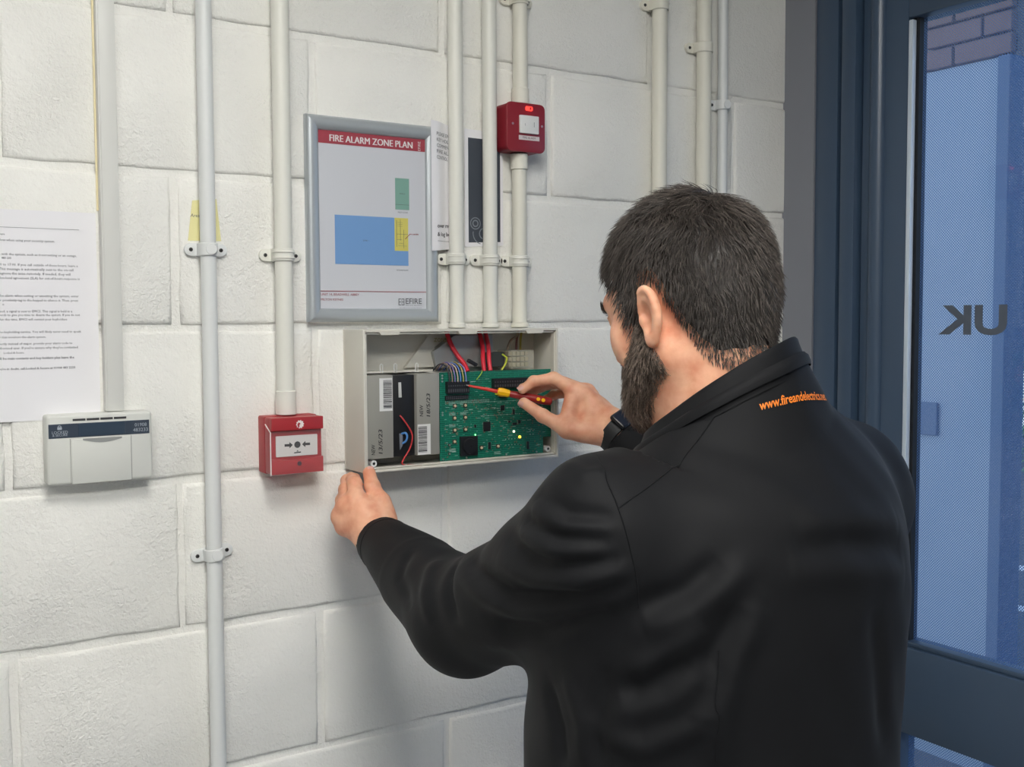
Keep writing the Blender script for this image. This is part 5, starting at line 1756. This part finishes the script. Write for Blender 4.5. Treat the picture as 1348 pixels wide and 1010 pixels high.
hs2 = strands(rb, face_l, beard_dir, .010 + .014 * chin, (.006 + .012 * chin) * RNG.uniform(.55, 1.2, len(rb)), RNG.uniform(.00026, .00045, len(rb)), jit=.32)
hair_object('beard', surfnet(beard_cap, (.48, -.75, 1.44), (.78, -.46, 1.64), .003), [hs2], M_BEARD, 'full dark beard with grey hairs')
eb = np.concatenate([np.stack([s * RNG.uniform(.014, .052, 260), np.full(260, .09), .020 + RNG.normal(0, .0028, 260)], 1) for s in (-1, 1)])
def brow_f(q):
    return smin(skull_l(q), cone(q, V(-.036, .078, .022), V(.036, .078, .022), .013, .013), .018)
for _ in range(4):
    eb = eb - grad(brow_f, eb) * brow_f(eb)[:, None]
hs3 = strands(eb, brow_f, lambda q: np.stack([np.sign(q[:, 0]), -.3 + 0 * q[:, 0], .25 + 0 * q[:, 0]], 1), np.full(len(eb), .008), .0025, np.full(len(eb), .0003))
v3, q3, t3 = hs3
me = mesh_np('eyebrows', HC + v3 @ HM.T, q3)
if len(me.vertices) == len(t3):
    a = me.attributes.new('strand', 'FLOAT', 'POINT'); a.data.foreach_set('value', t3.astype(np.float32))
link_mesh('eyebrows', me, M_HAIR, person)

# ---------------------------------------------------------------- fingernails
M_NAIL = mat('fingernail', (222, 168, 156), 0.3)
def nail(tip, prev, out, r, w):
    """Nail plate on the back of the last finger joint; out = direction the nail faces."""
    ax = (tip - prev) / np.linalg.norm(tip - prev)
    o = out - ax * (out @ ax); o /= np.linalg.norm(o)
    s = np.cross(ax, o)
    rows = []
    for i in range(7):
        a = -1 + 2 * i / 6
        row = []
        for k in range(7):
            b = -1 + 2 * k / 6
            ang = b * .85
            ll = a * .0055 * (1 - .12 * b * b)
            row.append(tuple(tip + ax * (.0015 + ll) + (o * math.cos(ang) + s * math.sin(ang)) * (r + .0006 - .0016 * max(0, abs(a) - .6))))
        rows.append(row)
    g = Geo().grid(rows)
    return g.build('fingernail', M_NAIL, person, 60)
nail(LH['fingers'][0][3], LH['fingers'][0][2], V(.25, -1, .2), .0088, .01)
nail(RH['fingers'][0][3], RH['fingers'][0][2], V(-.6, -.5, -.7), .0088, .01)
nail(RH['fingers'][1][3], RH['fingers'][1][2], V(-.9, -.1, .5), .0076, .008)

# ---------------------------------------------------------------- wristwatch on the right wrist
wc = R_WR + RDIR * .002
wu = np.cross(RDIR, V(0, 0, 1)); wu /= np.linalg.norm(wu); ww = np.cross(RDIR, wu)
watch = None
rows = []
for s, dr in ((-.012, .0335), (-.011, .0352), (.011, .0344), (.012, .0327)):
    rows.append([tuple(wc + RDIR * s + (wu * math.cos(a) + ww * math.sin(a)) * dr) for a in np.linspace(0, 2 * math.pi, 41)[:-1]])
watch = Geo().grid(rows, close=True).build('watch_strap', mat('watch_strap_black', (20, 21, 24), 0.6), person, 50)
watch['label'] = 'black wristwatch strap'
sd = V(-.40, .15, .90); sd = sd - RDIR * (sd @ RDIR); sd /= np.linalg.norm(sd)
st_ = np.cross(RDIR, sd)
Mw = Matrix(((RDIR[0], st_[0], sd[0], 0), (RDIR[1], st_[1], sd[1], 0), (RDIR[2], st_[2], sd[2], 0), (0, 0, 0, 1)))
Mw.translation = Vector(wc + sd * .037)
Geo().box(-.016, .016, -.018, .018, -.005, .004, .004, 3, M=Mw).build('watch_case', mat('watch_case_black', (24, 25, 30), 0.25), watch, 40)
Geo().box(-.013, .013, -.015, .015, .0036, .0046, .0005, 1, M=Mw).build('watch_face', mat('watch_face_glass', (36, 42, 56), 0.08), watch, 40)

# ================================================================== screwdriver in the right hand
sdT, sdE = V(.6810, -.0715, 1.4780), V(.8080, -.1350, 1.4485)
sa = (sdE - sdT); SL = np.linalg.norm(sa); sa /= SL
def along(s):
    return tuple(sdT + sa * s)
sdo = thing('screwdriver', tuple(sdT), 'small red insulated screwdriver with yellow collar held in the right hand', 'screwdriver')
Geo().tube([along(0), along(.004)], [.0011, .0013], 8).build('tip', mat('tip_steel', (140, 140, 140), 0.3, 0.9), sdo)
Geo().tube([along(.004), along(.0045), along(.036), along(.050), along(.056)], [.0016, .0019, .0030, .0034, .0034], 14).build('shaft', mat('insulated_red', (206, 54, 44), 0.4), sdo, 40)
Geo().tube([along(.053), along(.0545), along(.061), along(.066), along(.072), along(.0735)], [.0056, .0068, .0074, .0066, .0064, .0052], 8).build('collar', mat('collar_yellow', (250, 190, 22), 0.4), sdo, 30)
hd_ = Geo().tube([along(.0725), along(.076), along(.088), along(.104), along(.120), along(.132), along(SL - .002), along(SL)], [.0050, .0056, .0064, .0070, .0072, .0068, .0058, .0036], 14).build('handle', mat('handle_red', (150, 36, 36), 0.4), sdo, 40)
su = np.cross(sa, V(0, 0, 1)); su /= np.linalg.norm(su); su2 = np.cross(su, sa)
if su[1] > 0: su = -su
for s in (.121, .1295):
    c = V(*along(s)) + su * .0068 + su2 * .0008
    Geo().cyl(tuple(c - su * .001), tuple(c + su * .0010), .0031, n=14).build('yellow_inlay', mat('collar_yellow', (250, 190, 22), 0.4), hd_)
